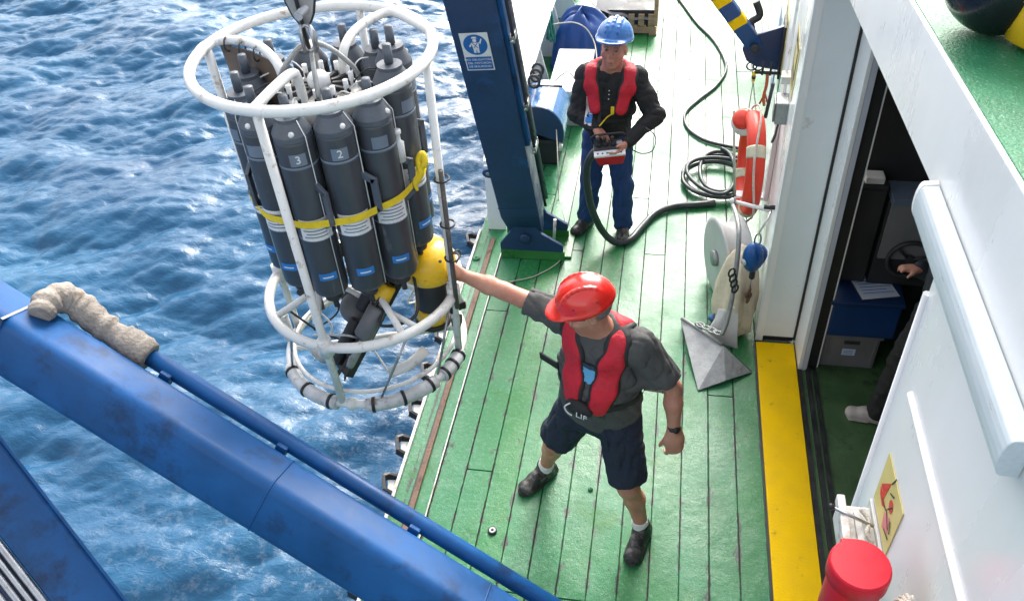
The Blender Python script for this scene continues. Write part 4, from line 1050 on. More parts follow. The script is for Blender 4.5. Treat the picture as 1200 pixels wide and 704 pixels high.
# ================================================================== GEAR ALONG THE DECKHOUSE WALL
def wall_gear():
    # lifebuoy
    yy = 5.55
    off = .165
    c = fwp(yy, .84, off)
    t = thing('lifebuoy', 'orange lifebuoy with pale tape and white grab line hung on the deckhouse wall', 'lifebuoy', c)
    fdr = rotz(math.radians(5)) @ fd_
    def rp(r, a): return c + fdr * (r * math.cos(a)) + A3(0, 0, r * math.sin(a))
    n = 56
    MB().tube([rp(.325, 2 * math.pi * k / n) for k in range(n)], .066, 16, closed=True).build('ring', orange_ring, t)
    for q in range(4):
        a0 = math.radians(45 + 90 * q)
        MB().tube([rp(.325, a0 + .12 * (k - 3) / 3) for k in range(7)], .0685, 16).build('tape', tape_m, t)
    lp = []
    for k in range(64):
        a = 2 * math.pi * k / 64; lp.append(rp(.325 + .08 + .035 * abs(math.sin(2 * (a - math.radians(45)))), a) + fn_ * (.02 * math.sin(3 * a)))
    MB().tube(lp, .008, 6, closed=True).build('grab_line', rope_m, t)
    MB().prism([fwp(yy - .05, .56, .004), fwp(yy + .05, .56, .004), fwp(yy + .05, 1.3, .004), fwp(yy - .05, 1.3, .004)], fn_ * .03).build('holder', white, t, .003)
    MB().prism([fwp(yy - .04, .56, .035), fwp(yy + .04, .56, .035), fwp(yy + .04, .58, .035), fwp(yy - .04, .58, .035)], fn_ * .2).build('holder_arm', white, t, .003)
    p = PY(875, 146, 5.8)
    lt = thing('lifebuoy_light', 'round white and orange lifebuoy light above the orange ring', 'light', p)
    MB().lathe([(.085, 0), (.1, .02), (.1, .07), (.075, .09), (0, .09)], p, (-.35, -.55, .75), n=22).build('housing', box_white, lt)
    MB().lathe([(.08, .091), (.076, .12), (.05, .135), (0, .14)], p, (-.35, -.55, .75), n=22).build('dome', orange_ring, lt)
    # white rail bar
    t = thing('rail_bar', 'white horizontal bar sticking out from the wall below the lifebuoy', 'bar', fwp(5.0, .82, 0))
    a = fwp(5.0, .82, 0); b_ = a + fn_ * .26 + A3(0, .08, .0)
    MB().tube([a, b_], .014, 10).build('bar', white_tube, t)
    MB().ell(b_, .024, 12, 8).build('end_knob', white_tube, t)
    MB().tube([b_ + A3(.012, 0, 0) + A3(.0, .02 * math.cos(k), .03 * math.sin(k)) for k in np.linspace(0, 6.28, 14)[:-1]], .006, 6, closed=True).build('ring', galv, t)
    # slanting stay tube and pale poles leaning on the bar
    o = MB().tube(cat_rom([b_ + A3(0, 0, -.02), PY(866, 270, 4.7), PY(861, 330, 4.52), PY(853, 372, 4.42), PY(846, 392, 4.36)], 6), .0165, 8).build('chain_hose', galv, loc=tuple(b_)); tag(o, 'grey sleeved chain hanging from the white bar down to the anchor', 'chain')
    o = MB().tube([PZ(861, 235, .02), PY(860, 130, 6.5)], .011, 8).build('boat_hook_pole', rope_m, loc=tuple(PZ(861, 235, .02))); tag(o, 'slim pale pole leaning upright beside the lifebuoy', 'pole')
    # hook rack with an orange lashing and a yellow-black tag
    t = thing('hook_rack', 'dark hook rack with an orange lashing on the wall above the lifebuoy', 'hook rack', fwp(6.35, 1.18, 0))
    a = fwp(6.35, 1.18, 0)
    MB().tube([a, a + fn_ * .2], .013, 8).build('rack_bar', dark_steel, t)
    for k in (.08, .14): MB().tube([a + fn_ * k + A3(0, 0, -.02), a + fn_ * k + A3(0, 0, .09)], .009, 7).build('hook', dark_steel, t)
    q = a + fn_ * .10
    bb_ = MB(); bb_.tube(cat_rom([q, q + A3(.005, 0, -.1), q + A3(-.005, 0, -.2), q + A3(.01, 0, -.28)], 4), .012, 6)
    bb_.tube([q + A3(-.005, 0, -.2), q + A3(-.03, 0, -.27)], .008, 6); bb_.tube([q + A3(-.0, 0, -.17), q + A3(.03, 0, -.25)], .008, 6)
    bb_.build('orange_lashing', mat('orange_cord', (.5, .12, .05), .8, var=.2), t)
    q = a + fn_ * .2
    MB().tube([q, q + A3(0, 0, -.03)], .014, 8).build('tag_cap', strap_yellow, t)
    MB().tube([q + A3(0, 0, -.031), q + A3(0, 0, -.055)], .016, 8).build('tag_band', ink, t)
    MB().tube([q + A3(0, 0, -.056), q + A3(0, 0, -.075)], .014, 8).build('tag_end', strap_yellow, t)
    MB().tube([q + A3(0, 0, -.076), q + A3(-.01, 0, -.55)], .005, 6).build('tag_cord', rope_m, t)
    o = MB().tube([fwp(6.1, 1.22, .06), fwp(6.1, .93, .08)], .014, 10).build('grip_tube', hose_grey, loc=tuple(fwp(6.1, .93, .08))); tag(o, 'short dark grey tube hanging on the wall beside the hook rack', 'tube')
    # junction box with conduit
    t = thing('junction_box', 'pale grey junction box with cable loops on the deckhouse wall', 'junction box', fwp(5.12, 1.5, 0))
    def wb(y, z, sy, sz, dp, off=0.):
        return [fwp(y - sy / 2, z - sz / 2, off), fwp(y + sy / 2, z - sz / 2, off), fwp(y + sy / 2, z + sz / 2, off), fwp(y - sy / 2, z + sz / 2, off)], fn_ * dp
    MB().prism(*wb(5.14, 1.52, .15, .15, .075)).build('box', galv, t, .006)
    MB().prism(*wb(5.14, 1.52, .13, .13, .012, .076)).build('lid', cabin_grey, t, .004)
    MB().prism(*wb(5.3, 1.66, .1, .05, .06)).build('clip', white_worn, t, .004)
    MB().tube(cat_rom([fwp(5.14, 1.445, .04), fwp(5.12, 1.36, .05), fwp(5.06, 1.32, .07), fwp(5.02, 1.37, .06), fwp(5.08, 1.42, .05)], 6), .007, 6).build('cable_loop', ink, t)
    MB().tube([fwp(5.2, 1.60, .03), fwp(5.3, 1.66, .03), fwp(5.5, 1.9, .02), fwp(5.5, 3, .02)], .010, 7).build('conduit', white_tube, t)
    # wall signs
    def wsign(px, py, w, h, parts, label):
        p = FW(px, py, .004); y, z = p[1], p[2]
        t = thing('wall_sign', label, 'sign', p)
        MB().prism(*wb(y, z, w, h, .003, .0015)).build('plate', parts[0], t)
        for (dy, dz, pw, ph, m_, e) in parts[1:]:
            MB().prism(*wb(y + dy * w, z + dz * h, pw * w, ph * h, .0012, .005 + e)).build('printed_field', m_, t)
        return t, y, z
    wsign(921, 32, .5, .3, [sign_yellow, (0, .18, .7, .4, ink, 0), (0, .18, .5, .25, sign_yellow, .0014), (0, -.3, .8, .2, ink, 0)], 'yellow warning plate highest on the deckhouse wall above the jib bracket')
    wsign(914, 30, .4, .3, [label_white, (0, .1, .7, .6, sign_blue, 0), (0, -.35, .8, .15, sign_blue, 0)], 'pale blue mandatory plate next to the yellow warning plate by the jib bracket')
    wsign(911, 48, .4, .3, [sign_blue, (0, .1, .5, .4, label_white, 0)], 'solid blue mandatory plate on the wall behind the jib bracket')
    wsign(918, 54, .46, .26, [sign_yellow, (0, .1, .6, .5, ink, 0), (0, .1, .4, .3, sign_yellow, .0014)], 'yellow warning plate lower on the wall below its yellow twin')
    wsign(909, 68, .4, .3, [sign_blue, (0, .12, .55, .45, label_white, 0), (0, -.3, .7, .12, label_white, 0)], 'blue mandatory plate with white figure just above the green plate')
    wsign(914, 78, .4, .34, [sign_green, (0, .1, .6, .4, label_white, 0), (0, -.3, .7, .15, label_white, 0)], 'green safety plate on the wall above the junction box')
    wsign(905, 92, .36, .26, [sign_blue, (0, .1, .5, .4, label_white, 0)], 'lowest blue plate on the wall beside the green safety plate')
    wsign(933, 66, .38, .26, [sign_yellow, (0, 0, .7, .75, ink, 0), (0, -.04, .5, .5, sign_yellow, .0014)], 'yellow triangle warning plate near the doorway corner, upper of two')
    wsign(929, 88, .34, .2, [sign_yellow, (0, .2, .8, .15, ink, 0), (0, -.1, .8, .15, ink, 0)], 'yellow lettered plate near the doorway corner, lower of two')
    # jib arm with yellow bands
    base = fwp(6.62, 1.20, .02)
    t = thing('wall_jib', 'blue jib arm with yellow bands pinned to the deckhouse wall', 'jib crane', base)
    pin = PY(884, 52, 6.55)
    tip = PY(838, -12, 6.35)
    d = _n(tip - pin); fr = frame(d, (0, -1, 0))
    MB().box(pin + d * .36, (.86, .125, .10), fr).build('arm', mat('jib_blue', (.008, .06, .2), .4, var=.2), t, .02)
    for s_ in (.31, .56): MB().box(pin + d * s_, (.125, .1275, .1025), fr).build('yellow_band', yellow_paint, t, .02)
    MB().prism([pin + A3(-.09, 0, -.03), pin + A3(-.05, 0, -.12), pin + A3(.03, 0, -.17), fwp(6.55, pin[2] - .2, 0) * A3(1, 0, 1) + A3(0, pin[1], 0), fwp(6.55, pin[2] + .17, 0) * A3(1, 0, 1) + A3(0, pin[1], 0), pin + A3(.0, 0, .09), pin + A3(-.06, 0, .06)], (0, -.04, 0)).build('bracket_plate', navy_paint, t, .005)
    MB().prism([fwp(6.42, pin[2] - .23, .001), fwp(6.68, pin[2] - .23, .001), fwp(6.68, pin[2] + .19, .001), fwp(6.42, pin[2] + .19, .001)], fn_ * .02).build('back_plate', ink, t, .003)
    MB().lathe([(.035, 0), (.035, .03), (.02, .034), (0, .034)], pin + A3(0, -.055, 0), (0, -1, 0), n=16).build('pin', ink, t)
    for k in range(2): MB().tube([pin + A3(-.0 + .05 * k, -.03, -.17) + A3(.04 * math.cos(q), 0, .035 * math.sin(q)) for q in np.linspace(0, 6.28, 12)[:-1]], .007, 6, closed=True).build('ring', dark_steel, t)
    MB().tube(cat_rom([pin + A3(-.02, .1, .30), pin + A3(.02, .08, .2), pin + A3(-.04, .05, .16), pin + A3(-.03, .02, .1)], 5), .03, 8).build('hook_block', dark_steel, t)
    # fall arrest block
    top = fwp(4.78, .80, .03)
    t = thing('fall_arrest_block', 'round blue fall arrest block with hook hanging at the doorway corner', 'safety block', top)
    cc = PY(885, 300, 4.62)
    d1 = cc + A3(0, 0, .16)
    MB().lathe([(.0, -.04), (.06, -.04), (.082, -.026), (.088, 0), (.082, .026), (.06, .04), (0, .04)], cc, (.55, -.8, .1), n=26).build('housing', blue_plastic, t)
    MB().ell(cc + A3(-.015, -.015, 0), (.07, .07, .115), 20, 12).build('cover', blue_plastic, t)
    MB().lathe([(.022, 0), (.022, .004), (0, .004)], cc + A3(-.075, -.06, -.01), (-.7, -.7, 0), n=16).build('badge', label_white, t)
    MB().tube([d1 + A3(.02 * math.cos(q), 0, -.03 + .055 * math.sin(q)) for q in np.linspace(0, 6.28, 14)[:-1]], .006, 6, closed=True).build('carabiner', steel, t)
    e = fwp(4.8, cc[2] + .27, .02)
    MB().tube([d1 + A3(.0, 0, .03), (d1 + e) / 2 + A3(.015, 0, .03), e], .006, 6).build('link', steel, t)
    MB().tube([e + fn_ * -.02, e + fn_ * .05], .016, 8).build('eye', dark_steel, t)
    MB().lathe([(.016, 0), (.02, -.02), (.02, -.075), (.012, -.085), (0, -.085)][::-1], cc + A3(0, 0, -.11), n=12).build('swivel', ink, t)
    MB().tube([cc + A3(0, 0, -.19), cc + A3(0, 0, -.28)], .004, 6).build('wire', steel, t)
    for k in range(3): MB().tube([cc + A3(-.004, -.01, -.30 - .035 * k) + A3(.018 * math.cos(q) * (1 if k % 2 else .5), .018 * math.cos(q) * (.3 if k % 2 else 1), .026 * math.sin(q)) for q in np.linspace(0, 6.28, 12)[:-1]], .008, 6, closed=True).build('hook_link', rust_steel, t)
    # white drum reel against the wall
    ctr = PY(843, 300, 5.12)
    t = thing('cable_reel', 'white drum reel lying against the wall under the lifebuoy', 'reel', (ctr[0], ctr[1], 0))
    r_ = ctr[2] - .006
    axr = _n(A3(-1, -.28, .0))
    MB().lathe([(r_, -.11), (r_, -.095), (r_ * .82, -.09), (r_ * .82, .06), (r_, .065), (r_, .08), (r_ * .9, .085), (r_ * .3, .075), (0, .075)], (ctr[0] + .05, ctr[1], r_ + .004), axr, n=36).build('drum', mat('reel_grey_white', (.56, .57, .56), .45, var=.12, dirt=(.4, .36, .3), damt=.3), t)
    MB().lathe([(.06, 0), (.06, .03), (0, .03)], np.array([ctr[0] + .05, ctr[1], r_ + .004]) + axr * .076, axr, n=16).build('hub', galv, t)
    # cream canvas bag
    def bag(u, v):
        a = u * 2 * math.pi
        prof = [(0, .60), (.06, .60), (.10, .55), (.135, .45), (.16, .32), (.165, .17), (.15, .05), (.1, .006), (0, .004)]
        x = v * 8; i = min(int(x), 7); f_ = x - i
        r0 = prof[i][0] * (1 - f_) + prof[i + 1][0] * f_; z = prof[i][1] * (1 - f_) + prof[i + 1][1] * f_
        w = 1 + .12 * math.sin(4 * a + 5 * v) + .07 * math.sin(9 * a - 8 * v) + .05 * abs(math.sin(6 * a + 9 * v))
        return A3(.575, 4.74, 0) + A3(math.cos(a) * r0 * w * .82 - .05 * v + .03, math.sin(a) * r0 * w * 1.05 + .25 * (z - .25), z)
    o = MB().grid(bag, 40, 24).build('canvas_bag', canvas, loc=(.575, 4.78, 0)); tag(o, 'slumped cream canvas bag beside the doorway panel', 'bag')
    def cloth(u, v):
        p = (1 - v) * ((1 - u) * PY(842, 362, 4.60) + u * PY(864, 360, 4.56)) + v * ((1 - u) * PY(828, 392, 4.52) + u * PY(866, 413, 4.46))
        return p + A3(.008 * math.sin(7 * u + 5 * v), -.012 * math.sin(5 * u), .006 * math.sin(9 * u))
    o = MB(); o.grid(cloth, 14, 18); vv = list(o.v); o2 = len(o.v); 
    o = o.build('canvas_flap', box_white, loc=tuple(PY(850, 330, 4.6))); tag(o, 'pale canvas flap hanging in front of the cream bag', 'canvas')
    md = o.modifiers.new('thickness', 'SOLIDIFY'); md.thickness = .006
    o = MB().ell(PZ(838, 372, .05), (.05, .05, .05), 12, 8).build('blue_rag', mat('pale_blue_cloth', (.1, .22, .4), .8, var=.3, scale=20, bump=.8, bscale=30), loc=tuple(PZ(838, 372, .0))); tag(o, 'small crumpled blue cloth at the foot of the canvas bag', 'rag')
    for v_ in o.data.vertices: v_.co *= 1 + .25 * math.sin(90 * v_.co.x + 2) * math.sin(70 * v_.co.y + 60 * v_.co.z)
    # anchor: a plough-shaped folded plate with shank ring and chain
    t = thing('plough_anchor', 'grey folded-plate plough anchor lying on the deck by the yellow threshold', 'anchor', PZ(840, 425, 0))
    N_ = PZ(797, 372, .09); A_ = PZ(818, 457, .012); B_ = PZ(881, 436, .014); M_ = PZ(850, 446, .04); K_ = PZ(848, 405, .14)
    th = .012
    def plate(ps, nm):
        n_ = np.cross(np.array(ps[1]) - np.array(ps[0]), np.array(ps[2]) - np.array(ps[0])); n_ = _n(n_)
        if n_[2] < 0: n_ = -n_
        MB().prism(ps, -n_ * th).build(nm, galv, t, .003)
    plate([N_, A_, M_, K_], 'share')
    plate([K_, M_, B_], 'share')
    MB().prism([N_ + A3(.01, .01, -.02), K_ + A3(.0, .01, -.02), B_ + A3(0, .005, 0), A3(B_[0], B_[1], .004), A3(K_[0], K_[1] + .04, .004), A3(N_[0] + .02, N_[1] + .02, .004)], (0, .01, 0)).build('heel', dark_steel, t)
    M_ = K_; fl = _n(M_ - N_)
    MB().tube([N_ + fl * .02 + A3(0, 0, .006), M_ - fl * .01 + A3(0, 0, .006)], .012, 8).build('ridge', galv, t)
    MB().prism([N_ + fl * .14 + A3(0, 0, 0), N_ + fl * .23, N_ + fl * .21 + A3(0, 0, .055), N_ + fl * .16 + A3(0, 0, .05)], (.008, .008, 0)).build('shank_lug', galv, t, .002)
    ch = thing('anchor_chain', 'short grey chain shackled between the anchor and the sleeved chain', 'chain', N_ + fl * .19)
    p0 = N_ + fl * .19 + A3(0, 0, .05); p1 = PY(846, 392, 4.36)
    for k in range(4):
        q = p0 + (p1 - p0) * (k + .3) / 4; dd = _n(p1 - p0); sv = _n(np.cross(dd, A3(0, 0, 1) if k % 2 else A3(1, -1, .2)))
        MB().tube([q + dd * (.038 * math.cos(a)) + sv * (.019 * math.sin(a)) for a in np.linspace(0, 6.28, 14)[:-1]], .0065, 7, closed=True).build('chain_link', galv, ch)
    q = PY(858, 325, 4.5)
    hk = thing('snap_hooks', 'cluster of dark snap hooks hanging on the sleeved chain', 'hooks', q)
    for k in range(4): MB().tube([q + A3(-.01 + .012 * k, -.025, .06 - .045 * k) + A3(.02 * math.cos(a), .012 * math.cos(a), .034 * math.sin(a)) for a in np.linspace(0, 6.28, 12)[:-1]], .007, 6, closed=True).build('hook', dark_steel, hk)
wall_gear()

# ================================================================== NEAR WALL FIXTURES
def near_wall():
    # long fogged lamp fitting under the upper deck edge
    x0 = X1 - .004
    t = thing('lamp_fitting', 'long fogged white strip lamp fitting mounted on the deckhouse over the doorway', 'lamp', (x0, 1.6, 2.8))
    z0 = lambda y: 2.90 - .0 * y
    A_ = PX(1080, 212, X1 - .10); 
    y1 = 2.05; y0 = 1.17
    zz = 2.895
    prof = []
    for k in range(9):
        a = math.pi / 2 + math.pi * k / 8
        prof.append((x0 - .036 + .014 * math.cos(a), zz + .052 * math.sin(a)))
    prof = [(x0, zz + .054)] + prof + [(x0, zz - .054)]
    MB().prism([(u, y0, v) for u, v in prof], (0, y1 - y0, 0)).build('diffuser', glassy, t, .004)
    inner = [(x0 - .012 + (u - x0) * .55, v * .55 + zz * .45) for u, v in prof[1:-1]]
    MB().prism([(u, y0 + .16, v) for u, v in inner], (0, y1 - y0 - .2, 0)).build('reflector', label_white, t, .004)
    MB().prism([(u, y1 + .001, v) for u, v in [(x0, zz + .058)] + [(a, zz + (b - zz) * 1.04) for a, b in prof[1:-1]] + [(x0, zz - .058)]], (0, .02, 0)).build('end_cap', white, t, .003)
    # hazard sign
    t = thing('hazard_sign', 'yellow square warning sign with red symbols on the white deckhouse side', 'sign', (X1, 1.66, 2.07))
    a, b_, c_, d_ = (1.775, 2.178), (1.551, 2.183), (1.558, 1.957), (1.773, 1.962)
    MB().prism([(X1 - .001, *q) for q in (a, b_, c_, d_)], (-.003, 0, 0)).build('plate', sign_yellow, t)
    cy_, cz_ = 1.664, 2.07
    def fld(uv, m_, e=0.): MB().prism([(X1 - .0045 - e, cy_ - u, cz_ + v) for u, v in uv], (-.001, 0, 0)).build('symbol', m_, t)
    fld([(-.085, -.01), (-.02, .075), (-.035, -.02)], sign_red)
    fld([(-.085, -.02), (.0, -.02), (-.03, -.045), (-.07, -.04)], sign_red)
    fld([(-.02 + .02 * math.cos(q) + .05, .03 + .022 * math.sin(q)) for q in np.linspace(0, 6.28, 15)[:-1]], sign_red)
    fld([(.0, -.035), (.05, .0), (.07, -.05), (.02, -.085)], mat('sign_pink', (.62, .2, .2), .5))
    for (u, v, l_, an) in ((-.01, .08, .05, 1.2), (.0, .05, .04, .6), (.02, .0, .05, 1.0), (.06, .0, .04, -1.0), (.04, -.07, .05, .3), (-.04, -.03, .05, .2), (.01, -.01, .06, -.5)):
        ca, sa = math.cos(an), math.sin(an)
        fld([(u, v), (u + l_ * ca, v + l_ * sa), (u + l_ * ca - .005 * sa, v + l_ * sa + .005 * ca), (u - .005 * sa, v + .005 * ca)], ink, .0012)
    # red smoke float in a white bracket
    tp = PX(1009, 660, .56)
    t = thing('smoke_float', 'red cylindrical smoke float held in a white bracket below the warning sign', 'smoke float', (tp[0], tp[1], tp[2] - .5))
    r_ = .077
    MB().lathe([(r_ * .86, -.5), (r_ * .9, -.07), (r_ * .9, -.06), (r_, -.055), (r_, -.012), (r_ * .97, -.004), (r_ * .93, 0)], tp, n=40).build('canister', red_plastic, t)
    MB().lathe([(r_ * .925, -.003), (r_ * .925, .001), (0, .001)], tp, n=40, smooth=False).build('lid', red_plastic, t)
    MB().box(tp + A3(-.02, r_ + .0, -.035), (.03, .02, .03)).build('cap_lug', red_plastic, t, .005)
    MB().box(tp + A3(-.06, -r_ - .0, -.14), (.03, .02, .03)).build('cap_lug', red_plastic, t, .005)
    b2 = thing('float_bracket', 'white metal bracket with pin and clips behind the red smoke float', 'bracket', (X1, 1.66, 1.7))
    MB().bb((X1 - .012, 1.54, 1.70), (X1 - .001, 1.78, 1.945)).build('back_plate', white_worn, b2, .003)
    MB().bb((X1 - .115, 1.57, 1.86), (X1 - .0125, 1.75, 1.935)).build('shelf', white_worn, b2, .008)
    MB().bb((X1 - .12, 1.56, 1.936), (X1 - .095, 1.76, 1.975)).build('shelf_lip', white_worn, b2, .005)
    MB().bb((X1 - .07, 1.60, 1.936), (X1 - .05, 1.72, 1.95)).build('clip', white_worn, b2, .003)
    MB().tube([(X1 - .145, 1.70, 1.985), (X1 - .02, 1.66, 1.96)], .005, 6).build('pin', steel, b2)
    MB().ell((X1 - .145, 1.70, 1.985), .011, 8, 6).build('pin_ball', dark_steel, b2)
    MB().tube(cat_rom([(X1 - .03, 1.6, 1.955), (X1 - .045, 1.63, 1.965), (X1 - .03, 1.68, 1.957), (X1 - .05, 1.72, 1.96)], 5), .007, 6).build('cord', rope_m, b2)
    MB().bb((X1 - .18, tp[1] - .05, tp[2] - .35), (X1 - .001, tp[1] - .03, tp[2] - .3)).build('arm', white_worn, b2, .003)
    # rope lashing round a white cleat at the side
    cl = thing('rope_cleat', 'white cleat with a coil of pale cord on the wall beside the red smoke float', 'cleat', (X1, tp[1] - .12, tp[2] - .06))
    cc = A3(X1 - .03, tp[1] - .10, tp[2] - .10)
    MB().bb((X1 - .045, cc[1] - .06, cc[2] - .05), (X1 - .001, cc[1] + .02, cc[2] + .03)).build('block', white_worn, cl, .006)
    for k in range(4):
        MB().tube([cc + A3(-.02 - .008 * k, .035 + .012 * math.sin(q + k), .0) + A3(0, .022 * math.cos(q) * (1 + .1 * k), .05 * math.sin(q)) for q in np.linspace(0, 6.28, 16)[:-1]], .007, 6, closed=True).build('cord_turn', rope_m, cl)
near_wall()

# ================================================================== ON THE UPPER DECK
def upper():
    p = PZ(1152, 44, 3.18); z = UZ(p[1]) + .003
    r_ = .16
    c = A3(p[0] + .03, p[1] + .055, z + r_ * .985)
    t = thing('fender_ball', 'black round rubber fender resting on the green upper deck', 'fender', (c[0], c[1], z))
    MB().ell(c, r_, 40, 24).build('ball', black_ball, t)
    MB().lathe([(.03, 0), (.03, .03), (.015, .045), (0, .045)], c + A3(.3, .4, .86) * r_ * .96, (.3, .4, .86), n=14).build('neck', black_ball, t)
    q = PZ(1196, 34, 3.24)
    t = thing('yellow_buoy', 'yellow moulded buoy leaning against the black fender', 'buoy', (q[0] + .06, q[1], z))
    MB().lathe([(.06, 0), (.1, .02), (.11, .1), (.11, .26), (.08, .32), (.03, .34), (0, .34)], (q[0] + .075, q[1] + .01, z + .003), (.05, .1, 1), n=28).build('body', yellow_plastic, t)
    MB().lathe([(.116, .13), (.118, .15), (.118, .17), (.116, .19)], (q[0] + .075, q[1] + .01, z + .003), (.05, .1, 1), n=28).build('rib', yellow_plastic, t)
upper()

# ================================================================== INSIDE THE CABIN
def cabin():
    t = thing('grey_crate', 'grey plastic crate with a white label on the cabin floor', 'crate', (1.3, 4.48, 0))
    x0, x1, y0, y1, h = 1.145, 1.50, 4.36, 4.65, .31
    MB().bb((x0, y0, .006), (x1, y1, h - .03)).build('body', crate_grey, t, .01)
    MB().bb((x0 - .012, y0 - .014, h - .0295), (x1 + .012, y1, h)).build('rim', crate_grey, t, .004)
    for x in (x0 + .02, x1 - .03): MB().bb((x, y0 - .008, .02), (x + .012, y0 - .0005, h - .031)).build('rib', crate_grey, t)
    MB().bb((x0 + .13, y0 - .0025, .22), (x0 + .23, y0 - .0005, .25)).build('grip_slot', ink, t)
    MB().bb((x0 + .13, y0 - .003, .12), (x0 + .215, y0 - .0006, .175)).build('label', paper_m, t)
    for k in range(3): MB().bb((x0 + .14, y0 - .0042, .132 + .013 * k), (x0 + .2, y0 - .0031, .136 + .013 * k)).build('print_line', label_blue, t)
    t = thing('blue_tub', 'dark blue plastic tub stacked on the grey crate', 'tub', (1.32, 4.48, .31))
    MB().bb((1.14, 4.33, .312), (1.56, 4.65, .58)).build('body', mat('tub_blue', (.006, .035, .14), .45, var=.15), t, .012)
    MB().bb((1.125, 4.32, .581), (1.575, 4.655, .61)).build('lid', mat('tub_lid_blue', (.008, .03, .1), .4, var=.15), t, .008)
    ps = [PZ(990, 312, .625), PZ(1033, 309, .625), PZ(1055, 346, .625), PZ(1011, 350, .625)]
    cpt = sum(ps) / 4
    t = thing('clipboard', 'pale printed sheet on a clipboard lying on the blue tub', 'clipboard', (cpt[0], cpt[1], .612))
    MB().prism([A3(p[0], min(p[1], 4.645), .612) + (A3(p[0], p[1], .6) - cpt) * A3(.04, .04, 0) for p in ps], (0, 0, .005)).build('board', ink, t)
    MB().prism([A3(p[0], min(p[1], 4.645), .6175) for p in ps], (0, 0, .001)).build('sheet', paper_m, t)
    e1 = ps[1] - ps[0]; e2 = ps[3] - ps[0]
    for k in range(9):
        f_ = .1 + .09 * k; w = random.uniform(.6, .85)
        a = ps[0] + e2 * f_ + e1 * .1; b_ = a + e1 * w
        if max(a[1], b_[1]) > 4.64: continue
        MB().prism([A3(a[0], a[1], .6188), A3(b_[0], b_[1], .6188), A3(b_[0], b_[1], .6188) + e2 * .02, A3(a[0], a[1], .6188) + e2 * .02], (0, 0, .0004)).build('print_line', label_blue, t)
    t = thing('cabinet', 'grey cabinet door with dark frame standing in the back of the room', 'cabinet', (1.75, 4.58, .62))
    MB().bb((1.36, 4.52, .62), (2.0, 4.655, 1.27)).build('body', cabin_dark, t, .006)
    MB().bb((1.375, 4.5, .84), (1.9, 4.5195, 1.25)).build('door', cabin_grey, t, .004)
    MB().bb((1.36, 4.45, 1.271), (2.0, 4.655, 1.32)).build('top', mat('cabinet_top', (.1, .13, .18), .35, var=.2), t, .004)
    t = thing('tall_locker', 'tall black locker beside the blue tub inside the doorway', 'locker', (1.35, 4.6, .62))
    MB().bb((1.16, 4.52, .63), (1.34, 4.655, 1.36)).build('body', cabin_dark, t, .01)
    MB().bb((1.17, 4.508, .66), (1.33, 4.5195, 1.33)).build('door', cabin_dark, t, .004)
    o = MB().bb((1.2, 4.53, 1.365), (1.31, 4.62, 1.41)).build('paper_packet', box_white, None, .008, loc=(1.26, 4.57, 1.365)); tag(o, 'small white packet on top of the black locker', 'packet')
    t = thing('hand_wheel', 'black spoked wheel mounted on the grey cabinet door', 'wheel', (1.56, 4.475, .73))
    cc = A3(1.56, 4.475, .86)
    MB().tube([cc + A3(.13 * math.cos(a), 0, .13 * math.sin(a)) for a in np.linspace(0, 6.28, 29)[:-1]], .014, 8, closed=True).build('rim', ink, t)
    for a in (.3, 2.4, 4.5): MB().tube([cc, cc + A3(.13 * math.cos(a), 0, .13 * math.sin(a))], .009, 6).build('spoke', ink, t)
    MB().tube([cc + A3(0, .024, 0), cc + A3(0, -.01, 0)], .025, 12).build('hub', ink, t)
cabin()

